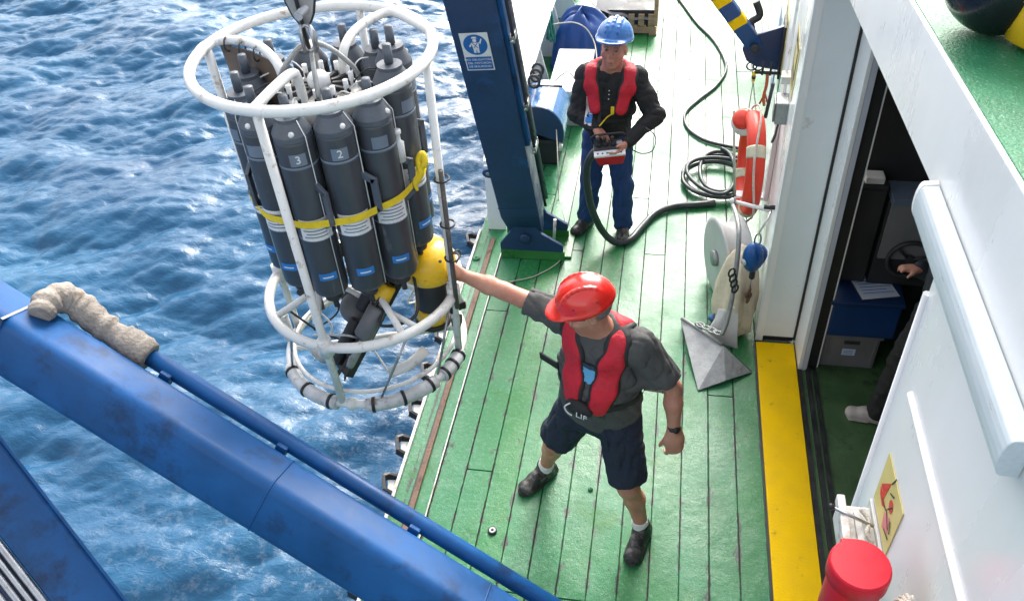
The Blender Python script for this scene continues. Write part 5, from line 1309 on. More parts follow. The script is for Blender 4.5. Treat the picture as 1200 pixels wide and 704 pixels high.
# ================================================================== PEOPLE
class SDF:
    def __init__(s, lo, hi, h):
        s.h = h; s.lo = np.asarray(lo, np.float32); n = np.ceil((np.asarray(hi) - np.asarray(lo)) / h).astype(int) + 1
        s.n = n; s.f = np.full(n, 1.0, np.float32)
        s.ax = [s.lo[i] + h * np.arange(n[i], dtype=np.float32) for i in range(3)]
    def _sub(s, lo, hi):
        i0 = np.maximum(0, np.floor((np.asarray(lo) - s.lo) / s.h).astype(int)); i1 = np.minimum(s.n, np.ceil((np.asarray(hi) - s.lo) / s.h).astype(int) + 1)
        if np.any(i1 <= i0): return None, None
        sl = tuple(slice(a, b) for a, b in zip(i0, i1))
        x, y, z = (s.ax[k][sl[k]] for k in range(3))
        return sl, (x[:, None, None], y[None, :, None], z[None, None, :])
    def _put(s, sl, d, k, op):
        a = s.f[sl]
        if op == 'add':
            h = np.maximum(k - np.abs(a - d), 0) / k; s.f[sl] = np.minimum(a, d) - h * h * k * .25
        else:
            d = -d; h = np.maximum(k - np.abs(a - d), 0) / k; s.f[sl] = np.maximum(a, d) + h * h * k * .25
    def cone(s, a, b, ra, rb, k=.02, op='add', sq=None, lat=None):
        """round cone; sq=(lateral factor, other factor) squashes the cross-section, lat is the lateral direction"""
        a = np.asarray(a, np.float32); b = np.asarray(b, np.float32); m_ = max(ra, rb) * (max(sq) if sq else 1) + k + 2 * s.h
        sl, g = s._sub(np.minimum(a, b) - m_, np.maximum(a, b) + m_)
        if sl is None: return s
        ab = b - a; L2 = float(ab @ ab) + 1e-9
        px, py, pz = g[0] - a[0], g[1] - a[1], g[2] - a[2]
        t = np.clip((px * ab[0] + py * ab[1] + pz * ab[2]) / L2, 0, 1)
        qx, qy, qz = px - t * ab[0], py - t * ab[1], pz - t * ab[2]
        r = ra + (rb - ra) * t
        if sq is None: d = np.sqrt(qx * qx + qy * qy + qz * qz) - r
        else:
            axn = ab / math.sqrt(L2); l = np.asarray(lat, np.float32); l = l - axn * (l @ axn); l /= np.linalg.norm(l); f = np.cross(axn, l)
            ql = (qx * l[0] + qy * l[1] + qz * l[2]) / sq[0]; qf = (qx * f[0] + qy * f[1] + qz * f[2]) / sq[1]; qa = qx * axn[0] + qy * axn[1] + qz * axn[2]
            d = (np.sqrt(ql * ql + qf * qf + qa * qa) - r) * min(sq)
        s._put(sl, d, k, op); return s
    def ell(s, c, r, rot=None, k=.02, op='add'):
        c = np.asarray(c, np.float32); r = np.asarray(r, np.float32); m_ = r.max() + k + 2 * s.h
        sl, g = s._sub(c - m_, c + m_)
        if sl is None: return s
        p = [g[i] - c[i] for i in range(3)]
        if rot is not None: p = [p[0] * rot[0, j] + p[1] * rot[1, j] + p[2] * rot[2, j] for j in range(3)]
        k0 = np.sqrt(sum((p[j] / r[j]) ** 2 for j in range(3))) + 1e-6
        k1 = np.sqrt(sum((p[j] / r[j] ** 2) ** 2 for j in range(3))) + 1e-6
        s._put(sl, k0 * (k0 - 1) / k1, k, op); return s
    def cut(s, p, n_, k=.006):     # remove the side the normal points to
        p = np.asarray(p); n_ = _n(np.asarray(n_, float)).astype(np.float32)
        d = (s.ax[0][:, None, None] - p[0]) * n_[0] + (s.ax[1][None, :, None] - p[1]) * n_[1] + (s.ax[2][None, None, :] - p[2]) * n_[2]
        s.f = np.maximum(s.f, d.astype(np.float32)); return s
    def folds(s, amp, freq, seed):
        r_ = np.random.default_rng(seed); x, y, z = s.ax[0][:, None, None], s.ax[1][None, :, None], s.ax[2][None, None, :]
        for i in range(4):
            v = r_.normal(size=3) * freq * (1 + .5 * i); w = r_.normal(size=3) * freq * .4
            s.f += (amp / (1 + .4 * i)) * np.sin(x * v[0] + y * v[1] + z * v[2] + 1.6 * np.sin(x * w[0] + y * w[1] + z * w[2]) + i).astype(np.float32)
        return s
    def creases(s, amp, freq, seed, n_=3):     # sharp cloth creases
        r_ = np.random.default_rng(seed); x, y, z = s.ax[0][:, None, None], s.ax[1][None, :, None], s.ax[2][None, None, :]
        for i in range(n_):
            v = r_.normal(size=3) * freq; w = r_.normal(size=3) * freq * .5; q = r_.normal(size=3) * freq * .25
            a = np.sin(x * v[0] + y * v[1] + z * v[2] + 2.2 * np.sin(x * w[0] + y * w[1] + z * w[2]) + i)
            m_ = np.clip(.5 + .9 * np.sin(x * q[0] + y * q[1] + z * q[2] + 2 * i), 0, 1)
            s.f += (amp * m_ * ((1 - np.abs(a)) ** 2.5 - .2)).astype(np.float32)
        return s
    def mesh(s):
        f = s.f.copy(); f[0] = f[-1] = 1; f[:, 0] = f[:, -1] = 1; f[:, :, 0] = f[:, :, -1] = 1
        ins = f < 0
        cnt = np.zeros(np.array(f.shape) - 1, np.int8)
        for i in (0, 1):
            for j in (0, 1):
                for k in (0, 1): cnt += ins[i:i + cnt.shape[0], j:j + cnt.shape[1], k:k + cnt.shape[2]]
        act = (cnt > 0) & (cnt < 8); I = np.argwhere(act); idx = np.full(act.shape, -1, np.int64); idx[act] = np.arange(len(I))
        acc = np.zeros((len(I), 3)); num = np.zeros(len(I))
        C8 = [(i, j, k) for i in (0, 1) for j in (0, 1) for k in (0, 1)]
        vals = {c: f[I[:, 0] + c[0], I[:, 1] + c[1], I[:, 2] + c[2]] for c in C8}
        for c in C8:
            for ax_ in range(3):
                if c[ax_] == 0:
                    d = list(c); d[ax_] = 1; d = tuple(d); va, vb = vals[c], vals[d]; m_ = (va < 0) != (vb < 0)
                    t = np.where(m_, va / (va - vb + 1e-12), 0)
                    p = np.array(c, float)[None, :].repeat(len(I), 0); p[:, ax_] += t
                    acc[m_] += p[m_]; num[m_] += 1
        V = (I + acc / num[:, None]) * s.h + s.lo
        F = []
        for ax_ in range(3):
            u, w = (ax_ + 1) % 3, (ax_ + 2) % 3
            a = [slice(None)] * 3; b = [slice(None)] * 3; a[ax_] = slice(0, -1); b[ax_] = slice(1, None)
            A_, B_ = ins[tuple(a)], ins[tuple(b)]
            E_ = np.argwhere(A_ != B_)
            E_ = E_[(E_[:, u] > 0) & (E_[:, w] > 0) & (E_[:, u] < f.shape[u] - 1) & (E_[:, w] < f.shape[w] - 1)]
            q = []
            for (du, dw) in ((-1, -1), (0, -1), (0, 0), (-1, 0)):
                e = E_.copy(); e[:, u] += du; e[:, w] += dw; q.append(idx[e[:, 0], e[:, 1], e[:, 2]])
            q = np.stack(q, 1); fl = A_[E_[:, 0], E_[:, 1], E_[:, 2]]
            q[~fl] = q[~fl][:, ::-1]; F.append(q)
        return V, np.vstack(F)
    def smoothed(s, V, F, it=2):
        for _ in range(it):
            acc = np.zeros_like(V); n_ = np.zeros(len(V))
            for i in range(4):
                a, b = F[:, i], F[:, (i + 1) % 4]
                np.add.at(acc, a, V[b]); np.add.at(acc, b, V[a]); np.add.at(n_, a, 1); np.add.at(n_, b, 1)
            V = V * .45 + .55 * acc / np.maximum(n_, 1)[:, None]
        return V
    def build(s, name, m_, parent, it=1):
        V, F = s.mesh()
        if it: V = s.smoothed(V, F, it)
        return link_mesh(name, V, F, m_, parent)

def bounds(pts, pad):
    p = np.array(pts); return p.min(0) - pad, p.max(0) + pad

def hand(S, wrist, d, n_, side, curl=.5, sc=1., thumb_in=.5, spread=.06):
    """palm from wrist along d; n_ is the palm normal (fingers curl towards it); side +1/-1 puts the thumb on +/- cross(d,n_)"""
    d = _n(np.asarray(d, float)); n_ = np.asarray(n_, float); n_ = _n(n_ - d * np.dot(n_, d)); t = np.cross(d, n_) * side
    S.cone(wrist, wrist + d * .045 * sc, .027 * sc, .03 * sc, .02, sq=(1.25, .72), lat=t)
    S.cone(wrist + d * .035 * sc, wrist + d * .085 * sc, .03 * sc, .031 * sc, .02, sq=(1.35, .55), lat=t)
    for i, (ln, off) in enumerate(((.072, .030), (.080, .010), (.074, -.011), (.058, -.031))):
        b = wrist + d * (.088 - (.006 if i == 3 else 0)) * sc + t * off * sc
        c = curl * (1 + .08 * i); p = b; dd = d + t * (off * spread / .03)
        for j, (fr_, r0, r1) in enumerate(((.45, .0098, .0088), (.31, .0088, .008), (.24, .008, .0066))):
            an = c * (j + 1) * .62
            v = _n(_n(dd) * math.cos(an) + n_ * math.sin(an)); q = p + v * ln * fr_ * sc * 1.12
            S.cone(p, q, r0 * sc, r1 * sc, .005); p = q
    b = wrist + d * .03 * sc + t * .028 * sc
    v = _n(d * .75 + t * (.75 - .45 * thumb_in) + n_ * (.2 + .5 * thumb_in)); q = b + v * .042 * sc
    S.cone(b, q, .0145 * sc, .0115 * sc, .012); v2 = _n(v + n_ * .5 * thumb_in - t * .35 * thumb_in + d * .25); S.cone(q, q + v2 * .034 * sc, .011 * sc, .0085 * sc, .006)

def head(S, c, f, u, neck, hs=1.0):
    f = _n(np.asarray(f, float)); u = _n(np.asarray(u, float) - f * np.dot(u, f)); r = np.cross(f, u)
    Rm = np.array([r, f, u]).T.astype(np.float32)
    at = lambda a, b, e: c + (r * a + f * b + u * e) * hs
    S.cone(at(0, -.02, -.05), neck, .056, .062, .03)
    S.ell(at(0, -.012, .025), np.array((.077, .098, .102)) * hs, Rm, .01); S.ell(at(0, .02, -.055), np.array((.062, .072, .068)) * hs, Rm, .04)
    S.ell(at(0, .066, -.098), (.026, .024, .022), Rm, .025)                                      # chin
    S.cone(at(-.045, .077, .036), at(.045, .077, .036), .015, .015, .02)                         # brow
    S.cone(at(0, .09, .022), at(0, .112, -.022), .009, .014, .012); S.ell(at(-.012, .1, -.025), (.010, .012, .009), Rm, .006); S.ell(at(.012, .1, -.025), (.010, .012, .009), Rm, .006)
    for s_ in (-1, 1):
        S.ell(at(s_ * .034, .098, .012), (.019, .017, .012), Rm, .012, op='sub')
        S.ell(at(s_ * .047, .062, -.022), (.026, .03, .024), Rm, .025)
        S.ell(at(s_ * .08, -.012, -.004), (.010, .022, .034), Rm, .008); S.ell(at(s_ * .088, -.006, -.002), (.006, .012, .02), Rm, .004, op='sub')
    S.ell(at(0, .098, -.058), (.024, .014, .006), Rm, .008); S.ell(at(0, .094, -.071), (.021, .014, .007), Rm, .008)
    S.cone(at(-.022, .108, -.0645), at(.022, .108, -.0645), .0035, .0035, .004, op='sub')
    return at, Rm

def face_bits(at, parent, glasses=False):
    for s_ in (-1, 1):
        MB().ell(at(s_ * .034, .0765, .012), (.0125, .0125, .0105), 10, 8).build('eye', mat_eye, parent)
        MB().ell(at(s_ * .034, .0895, .011), .0048, 8, 6).build('iris', ink, parent)
        MB().tube([at(s_ * .018, .094, .03), at(s_ * .036, .093, .036), at(s_ * .054, .08, .03)], .0045, 6).build('eyebrow', hair_m, parent)
    MB().tube([at(-.021, .1015, -.0645), at(0, .1065, -.0635), at(.021, .1015, -.0645)], .0028, 6).build('lip_line', lip_m, parent)
mat_eye = mat('eye_brow_shaded', (.2, .15, .13), .3, var=.03); lip_m = mat('lip', (.28, .08, .07), .5)  # eyeballs darkened, with the brow's shade put into their colour

def helmet(c, f, u, m_, parent, ridge, hs=1.0):
    f = _n(np.asarray(f, float)); u = _n(np.asarray(u, float) - f * np.dot(u, f)); r = np.cross(f, u); Rm = np.array([r, f, u]).T.astype(np.float32)
    at = lambda a, b, e: c + (r * a + f * b + u * e) * hs
    S = SDF(c - .26, c + .26, .0045)
    S.ell(at(0, -.005, .05), np.array((.112, .138, .118)) * hs, Rm, .004)
    S.ell(at(0, .002, .05), np.array((.1175, .1445, .026)) * hs, Rm, .012)                       # rim
    S.ell(at(0, .075, .046), np.array((.098, .112, .014)) * hs, Rm, .012)                        # peak
    if ridge == 'three':
        for x in (-.034, 0, .034):
            P = [at(x, .125 * math.cos(a), .052 + .116 * math.sin(a) * (1 - .25 * (x / .034) ** 2 * .4)) for a in np.linspace(.5, 2.6, 9)]
            for a, b in zip(P[:-1], P[1:]): S.cone(a, b, .011, .011, .010)
    else:
        for x in (-.052, .052):
            P = [at(x, .105 * math.cos(a), .056 + .104 * math.sin(a)) for a in np.linspace(.35, 2.8, 11)]
            for a, b in zip(P[:-1], P[1:]): S.cone(a, b, .0075, .0075, .008)
    S.cut(at(0, 0, .03), -u)
    S.ell(at(0, -.005, .035), np.array((.098, .122, .1)) * hs, Rm, .004, op='sub')
    S.cut(at(0, .0, .024), -u)
    h = S.build('helmet', m_, parent, 1)
    if ridge != 'three':
        for s_ in (-1, 1):
            for b in (-.06, -.025, .012, .05):
                MB().ell(at(s_ * .0985, b, .095), (.0042, .0042, .0042), 8, 6).build('vent_hole', ink, h)
    return h, at

def shoe(S, ank, toe_dir, sc=1.):
    d = _n(np.array([toe_dir[0], toe_dir[1], 0.])); l = np.array([-d[1], d[0], 0]); a = np.array([ank[0], ank[1], 0.])
    S.cone(a - d * .045 * sc + A3(0, 0, .036), a + d * .155 * sc + A3(0, 0, .034), .034 * sc, .039 * sc, .02, sq=(1.18, .95), lat=l)
    S.cone(a - d * .02 * sc + A3(0, 0, .05), a + d * .08 * sc + A3(0, 0, .058), .043 * sc, .036 * sc, .03)
    S.cone(a + A3(0, 0, .05), a + A3(0, 0, .105), .045 * sc, .046 * sc, .025)
    S.cone(a - d * .05 * sc + A3(0, 0, .014), a + d * .165 * sc + A3(0, 0, .014), .013, .013, .012, sq=(3.1, 1.), lat=l)
    S.cone(a + d * .06 * sc + A3(0, 0, .014), a + d * .16 * sc + A3(0, 0, .014), .013, .013, .012, sq=(3.5, 1.), lat=l)
    S.cut((0, 0, .004), (0, 0, -1))
    for k in range(3): S.cone(a + d * (.05 + .022 * k) * sc + l * .028 + A3(0, 0, .088 - .009 * k), a + d * (.05 + .022 * k) * sc - l * .028 + A3(0, 0, .088 - .009 * k), .0045, .0045, .006)

def shoe_trim(ank, toe_dir, sc, parent):
    d = _n(np.array([toe_dir[0], toe_dir[1], 0.])); l = np.array([-d[1], d[0], 0]); a = np.array([ank[0], ank[1], 0.])
    out = [(-.085, .0), (-.078, .028), (-.05, .042), (.0, .044), (.06, .050), (.12, .053), (.165, .045), (.195, .022), (.203, 0)]
    poly = [a + d * u * sc + l * v * sc + A3(0, 0, .004) for u, v in out] + [a + d * u * sc - l * v * sc + A3(0, 0, .004) for u, v in out[-2:0:-1]]
    MB().prism(poly, (0, 0, .02)).build('sole', sole_m, parent, .003)
    for k in range(3):
        u = .045 + .026 * k; h = .098 - .011 * k
        MB().tube(cat_rom([a + d * u * sc + l * .036 + A3(0, 0, h - .022), a + d * (u + .004) * sc + l * .018 + A3(0, 0, h + .001), a + d * (u + .004) * sc - l * .018 + A3(0, 0, h + .001), a + d * u * sc - l * .036 + A3(0, 0, h - .022)], 4), .0045, 6).build('lace', lace_m, parent)
sole_m = mat('boot_sole', (.035, .033, .03), .8, var=.3, scale=20, dirt=(.12, .11, .1), damt=.4, dscale=14)
lace_m = mat('boot_lace', (.05, .048, .045), .8, var=.2)

def vest(torso_sdf, lo, hi, h, chain, r, thick, m_, parent, k=.012):
    """lifejacket lobes: tubes along chains, flattened against the torso surface"""
    V_ = SDF(lo, hi, h)
    for pts, rr in chain:
        for i in range(len(pts) - 1): V_.cone(pts[i], pts[i + 1], rr[i], rr[i + 1], .03)
    a, b = V_.f, torso_sdf - thick
    hh = np.maximum(.02 - np.abs(a - b), 0) / .02
    V_.f = np.maximum(a, b) + hh * hh * .02 * .25
    V_.folds(.0007, 45, 5)
    return V_.build('lifejacket', m_, parent, 1)

# ------------------------------------------------------------------ worker at the rosette
def worker_front():
    P = dict(pelvis=A3(-.24, 3.02, .90), hipR=A3(-.345, 3.06, .87), hipL=A3(-.135, 2.98, .87), kneeR=A3(-.50, 3.06, .50), kneeL=A3(-.065, 2.83, .47),
             ankR=A3(-.585, 3.21, .09), ankL=A3(.022, 2.85, .09), chest=A3(-.235, 2.99, 1.30), neck=A3(-.265, 2.98, 1.50), shR=A3(-.435, 3.07, 1.47), shL=A3(-.045, 2.94, 1.43),
             elR=A3(-.735, 3.15, 1.535), wrR=A3(-.965, 3.20, 1.585), elL=A3(.125, 2.95, 1.15), wrL=A3(.148, 2.87, .915))
    t = thing('person', 'worker in red helmet, grey T-shirt and navy shorts reaching out to the rosette', 'person', (-.28, 3.03, 0))
    hc = A3(-.295, 2.945, 1.635); hf = _n(A3(-.93, -.22, -.30)); hu = A3(-.25, -.05, 1)
    lat = _n(P['shL'] - P['shR']); upv = _n(P['neck'] - P['pelvis']); fwd = _n(np.cross(upv, lat)); fwd = fwd if fwd[1] < 0 else -fwd
    S = SDF(*bounds(list(P.values()) + [hc + A3(0, 0, .16), A3(-1.09, 3.2, 1.6), A3(-.7, 2.9, 0), A3(.2, 2.7, 0)], .07), .0052)
    at, Rm = head(S, hc, hf, hu, P['neck'] - A3(0, 0, .02))
    S.cone(P['neck'] - A3(0, 0, .03), P['pelvis'], .09, .12, .05, sq=(1.25, .8), lat=lat)
    S.cone(P['shR'], P['shL'], .06, .06, .05)
    for sd_ in 'RL':
        S.cone(P['sh' + sd_], P['el' + sd_], .056, .044, .03); d = P['wr' + sd_] - P['el' + sd_]
        S.cone(P['el' + sd_], P['el' + sd_] + d * .35, .043, .047, .02); S.cone(P['el' + sd_] + d * .35, P['wr' + sd_], .046, .029, .02)
        S.cone(P['hip' + sd_], P['knee' + sd_], .085, .058, .04); d = P['ank' + sd_] - P['knee' + sd_]
        back = -fwd * .018
        S.cone(P['knee' + sd_], P['knee' + sd_] + d * .35 + back, .055, .056, .03); S.cone(P['knee' + sd_] + d * .35 + back, P['ank' + sd_], .055, .036, .03)
        S.cone(P['ank' + sd_], P['ank' + sd_] - A3(0, 0, .03), .036, .036, .02)
    # right hand closes on the grip pipe (pipe runs nearly vertical)
    d = _n(P['wrR'] - P['elR']); hand(S, P['wrR'], d + A3(0, 0, .0), A3(.25, -1, .05), -1, curl=1.55, sc=1.05, thumb_in=1.0, spread=.0)
    # left hand loosely closed
    d = _n(P['wrL'] - P['elL']) ; hand(S, P['wrL'], d, A3(-.3, .95, .1), -1, curl=.95, sc=1.15, thumb_in=.6, spread=.0)
    body = S.build('body', skin, t, 1)
    face_bits(at, t)
    MB().tube([at(-.082, .02, .022), at(-.06, .078, .02), at(0, .104, .018), at(.06, .078, .02), at(.084, .02, .022), at(.086, -.03, .02)], .011, 8).build('sunglasses', ink, t)
    # short hair below the helmet
    H = SDF(hc - .16, hc + .16, .006); H.ell(at(0, -.03, .02), (.081, .092, .085), Rm, .01); H.cut(at(0, .005, 0), hf + _n(hu) * -.25); H.cut(at(0, 0, -.045), -_n(hu)); H.build('hair', hair_m, t)
    helmet(hc + _n(hu) * .008, hf, hu, helmet_red, t, 'pair', 1.04)
    # T-shirt
    lo, hi = bounds([P['shR'] + A3(-.24, 0, .1), P['shL'] + A3(.22, 0, .08), P['pelvis'] - A3(0, 0, .12)], .2)
    T = SDF(lo, hi, .0062)
    up_ = upv
    T.cone(P['chest'] + up_ * .07, P['chest'] - up_ * .10, .105, .112, .06, sq=(1.72, 1.15), lat=lat)
    T.cone(P['chest'] - up_ * .10, P['pelvis'] - up_ * .0, .116, .12, .07, sq=(1.86, 1.25), lat=lat)
    T.ell(P['chest'] - up_ * .17 + fwd * .05, (.15, .15, .14), None, .08)
    T.cone(P['shR'] + lat * .02, P['shL'] - lat * .02, .078, .078, .06); T.cone(P['neck'] - A3(0, 0, .05), P['chest'], .09, .1, .06)
    for sd_, ln in (('R', .60), ('L', .78)):
        a, b = P['sh' + sd_], P['el' + sd_]; e = a + (b - a) * ln
        T.cone(a, e, .079, .083 if sd_ == 'L' else .072, .05)
    Tclean = T.f.copy()
    T.folds(.0025, 22, 3).creases(.008, 17, 9, 3).creases(.005, 30, 10)
    T.cut(P['pelvis'] - up_ * .055, -up_)
    for sd_, ln in (('R', .60), ('L', .78)):       # flat sleeve ends with an opening round the arm
        a, b = P['sh' + sd_], P['el' + sd_]; e = a + (b - a) * ln; dd = _n(b - a)
        w = np.abs((T.ax[0][:, None, None] - e[0])) < .16
        d = ((T.ax[0][:, None, None] - e[0]) * dd[0] + (T.ax[1][None, :, None] - e[1]) * dd[1] + (T.ax[2][None, None, :] - e[2]) * dd[2])
        near = ((T.ax[0][:, None, None] - e[0]) ** 2 + (T.ax[1][None, :, None] - e[1]) ** 2 + (T.ax[2][None, None, :] - e[2]) ** 2) < .15 ** 2
        T.f = np.where(near, np.maximum(T.f, d), T.f).astype(np.float32)
        T.cone(e - dd * .03, e + dd * .1, .060, .060, .006, op='sub')
    T.ell(P['neck'] + A3(0, 0, .055) + fwd * .02, (.085, .085, .05), None, .02, op='sub')
    T.build('t_shirt', tee, t, 1)
    # printed patch on the chest
    cc = P['chest'] + up_ * .02 + lat * -.055
    def surf(u, v, e):
        p = cc + lat * u + up_ * v
        # march outward along fwd to the shirt surface
        for s_ in np.linspace(.26, 0, 131):
            q = p + fwd * s_; i = np.round((q - T.lo) / T.h).astype(int)
            if np.all(i >= 0) and np.all(i < T.n) and Tclean[tuple(i)] < .002: return q + fwd * e
        return p
    def skin_patch(nm, m_, u0, u1, v0, v1, e, n_=8): MB().grid(lambda u, v: surf(u0 + (u1 - u0) * u, v0 + (v1 - v0) * v, e), n_, n_).build(nm, m_, t)
    skin_patch('shirt_print', mat('print_light_blue', (.12, .38, .62), .8, var=.1), -.02, .085, -.055, .015, .007)
    skin_patch('shirt_print', mat('print_dark', (.03, .05, .08), .8, var=.4, scale=40), -.02, .085, .017, .045, .007)
    # lifejacket lobes
    def onchest(u, v, dp): return P['chest'] + lat * u + up_ * v + fwd * dp
    ch = []
    for s_ in (-1, 1):
        ch.append(([onchest(0, .17, -.13), onchest(s_ * .09, .20, -.07), onchest(s_ * .115, .175, .03), onchest(s_ * .108, .08, .12), onchest(s_ * .092, -.05, .17), onchest(s_ * .07 - .01, -.165, .2)], [.045, .05, .053, .058, .058, .05]))
    vest(Tclean, lo, hi, .0062, [(p_, [q + .013 for q in r_]) for p_, r_ in ch], 0, .014, vest_edge, t)
    vest(Tclean, lo, hi, .0062, ch, 0, .026, vest_red, t)
    # belt and buckle area with lettering
    def belt(u, v):
        a = u * 2 * math.pi
        p = P['chest'] - up_ * (.165 + .012 * math.sin(a)) + (v - .5) * .045 * up_
        dr = lat * math.cos(a) + fwd * math.sin(a)
        for s_ in np.linspace(.34, .02, 161):
            q = p + dr * s_; i = np.round((q - T.lo) / T.h).astype(int)
            if np.all(i >= 0) and np.all(i < T.n) and Tclean[tuple(i)] < .0: return q + dr * .007
        return p + dr * .2
    MB().grid(belt, 72, 2).build('belt', vest_edge, t)
    bp = belt(.25 + .02, .5)
    MB().ell(bp + fwd * .015, (.075, .035, .05), 20, 12, np.array([lat, fwd, up_]).T).build('belt_pouch', vest_edge, t)
    text('LIF', .052, bp + fwd * .055 + lat * .03 - up_ * .005, lat, up_, ink_white, t, 'lettering', .001)
    MB().tube(cat_rom([bp + fwd * .045 + lat * -.03 + up_ * .055, bp + fwd * .058 + lat * -.055 + up_ * .03, bp + fwd * .06 + lat * -.045 - up_ * .005, bp + fwd * .058 + lat * -.02 - up_ * .02], 6), .004, 6).build('cord', ink_white, t)
    e0 = onchest(-.22, -.10, .08)
    MB().box(e0 + lat * -.035 + fwd * .0, (.11, .012, .045), np.array([_n(-lat * .9 + upv * .3), fwd, upv]).T).build('strap_end', vest_edge, t, .003)
    # shorts
    lo, hi = bounds([P['hipR'], P['hipL'], P['kneeR'], P['kneeL']], .2)
    Q = SDF(lo, hi, .0062)
    Q.cone(P['pelvis'] + up_ * .03, P['pelvis'] - up_ * .07, .112, .112, .05, sq=(1.5, 1.18), lat=lat)
    ends = []
    for sd_, ln in (('R', .86), ('L', .88)):
        a, b = P['hip' + sd_], P['knee' + sd_]; e = a + (b - a) * ln
        Q.cone(a, e, .117, .108, .04); ends.append((e, _n(b - a)))
    Q.folds(.003, 24, 21).creases(.008, 20, 22)
    for e, dd in ends:
        d = ((Q.ax[0][:, None, None] - e[0]) * dd[0] + (Q.ax[1][None, :, None] - e[1]) * dd[1] + (Q.ax[2][None, None, :] - e[2]) * dd[2])
        near = ((Q.ax[0][:, None, None] - e[0]) ** 2 + (Q.ax[1][None, :, None] - e[1]) ** 2 + (Q.ax[2][None, None, :] - e[2]) ** 2) < .16 ** 2
        Q.f = np.where(near, np.maximum(Q.f, d), Q.f).astype(np.float32)
        Q.cone(e - dd * .03, e + dd * .1, .088, .088, .006, op='sub')
    Q.build('shorts', shorts_m, t, 1)
    # socks and shoes
    for sd_, dr in (('R', A3(-.62, -.78, 0)), ('L', A3(-.25, -.97, 0))):
        k_ = SDF(P['ank' + sd_] - .1, P['ank' + sd_] + .15, .005)
        d = _n(P['knee' + sd_] - P['ank' + sd_]); k_.cone(P['ank' + sd_] - A3(0, 0, .03), P['ank' + sd_] + d * .075, .044, .046, .01); k_.cut(P['ank' + sd_] + d * .075, d); k_.folds(.0015, 70, 4)
        k_.build('sock', sock, t)
        s_ = SDF((P['ank' + sd_][0] - .3, P['ank' + sd_][1] - .3, -.02), (P['ank' + sd_][0] + .3, P['ank' + sd_][1] + .3, .2), .0055)
        shoe(s_, P['ank' + sd_], dr, 1.08); shoe_trim(P['ank' + sd_], dr, 1.08, s_.build('shoe', boot, t))
    # watch
    w = P['wrL'] + (P['elL'] - P['wrL']) * .09; d = _n(P['elL'] - P['wrL'])
    MB().lathe([(.033, -.012), (.0355, -.010), (.0355, .010), (.033, .012)], w, d, n=20).build('watch_strap', ink, t)
    f_ = _n(A3(.35, -.9, .3) - d * np.dot(A3(.35, -.9, .3), d))
    MB().lathe([(.017, 0), (.017, .006), (.014, .009), (0, .009)], w + f_ * .033, f_, n=16).build('watch_face', dark_steel, t)
worker_front()

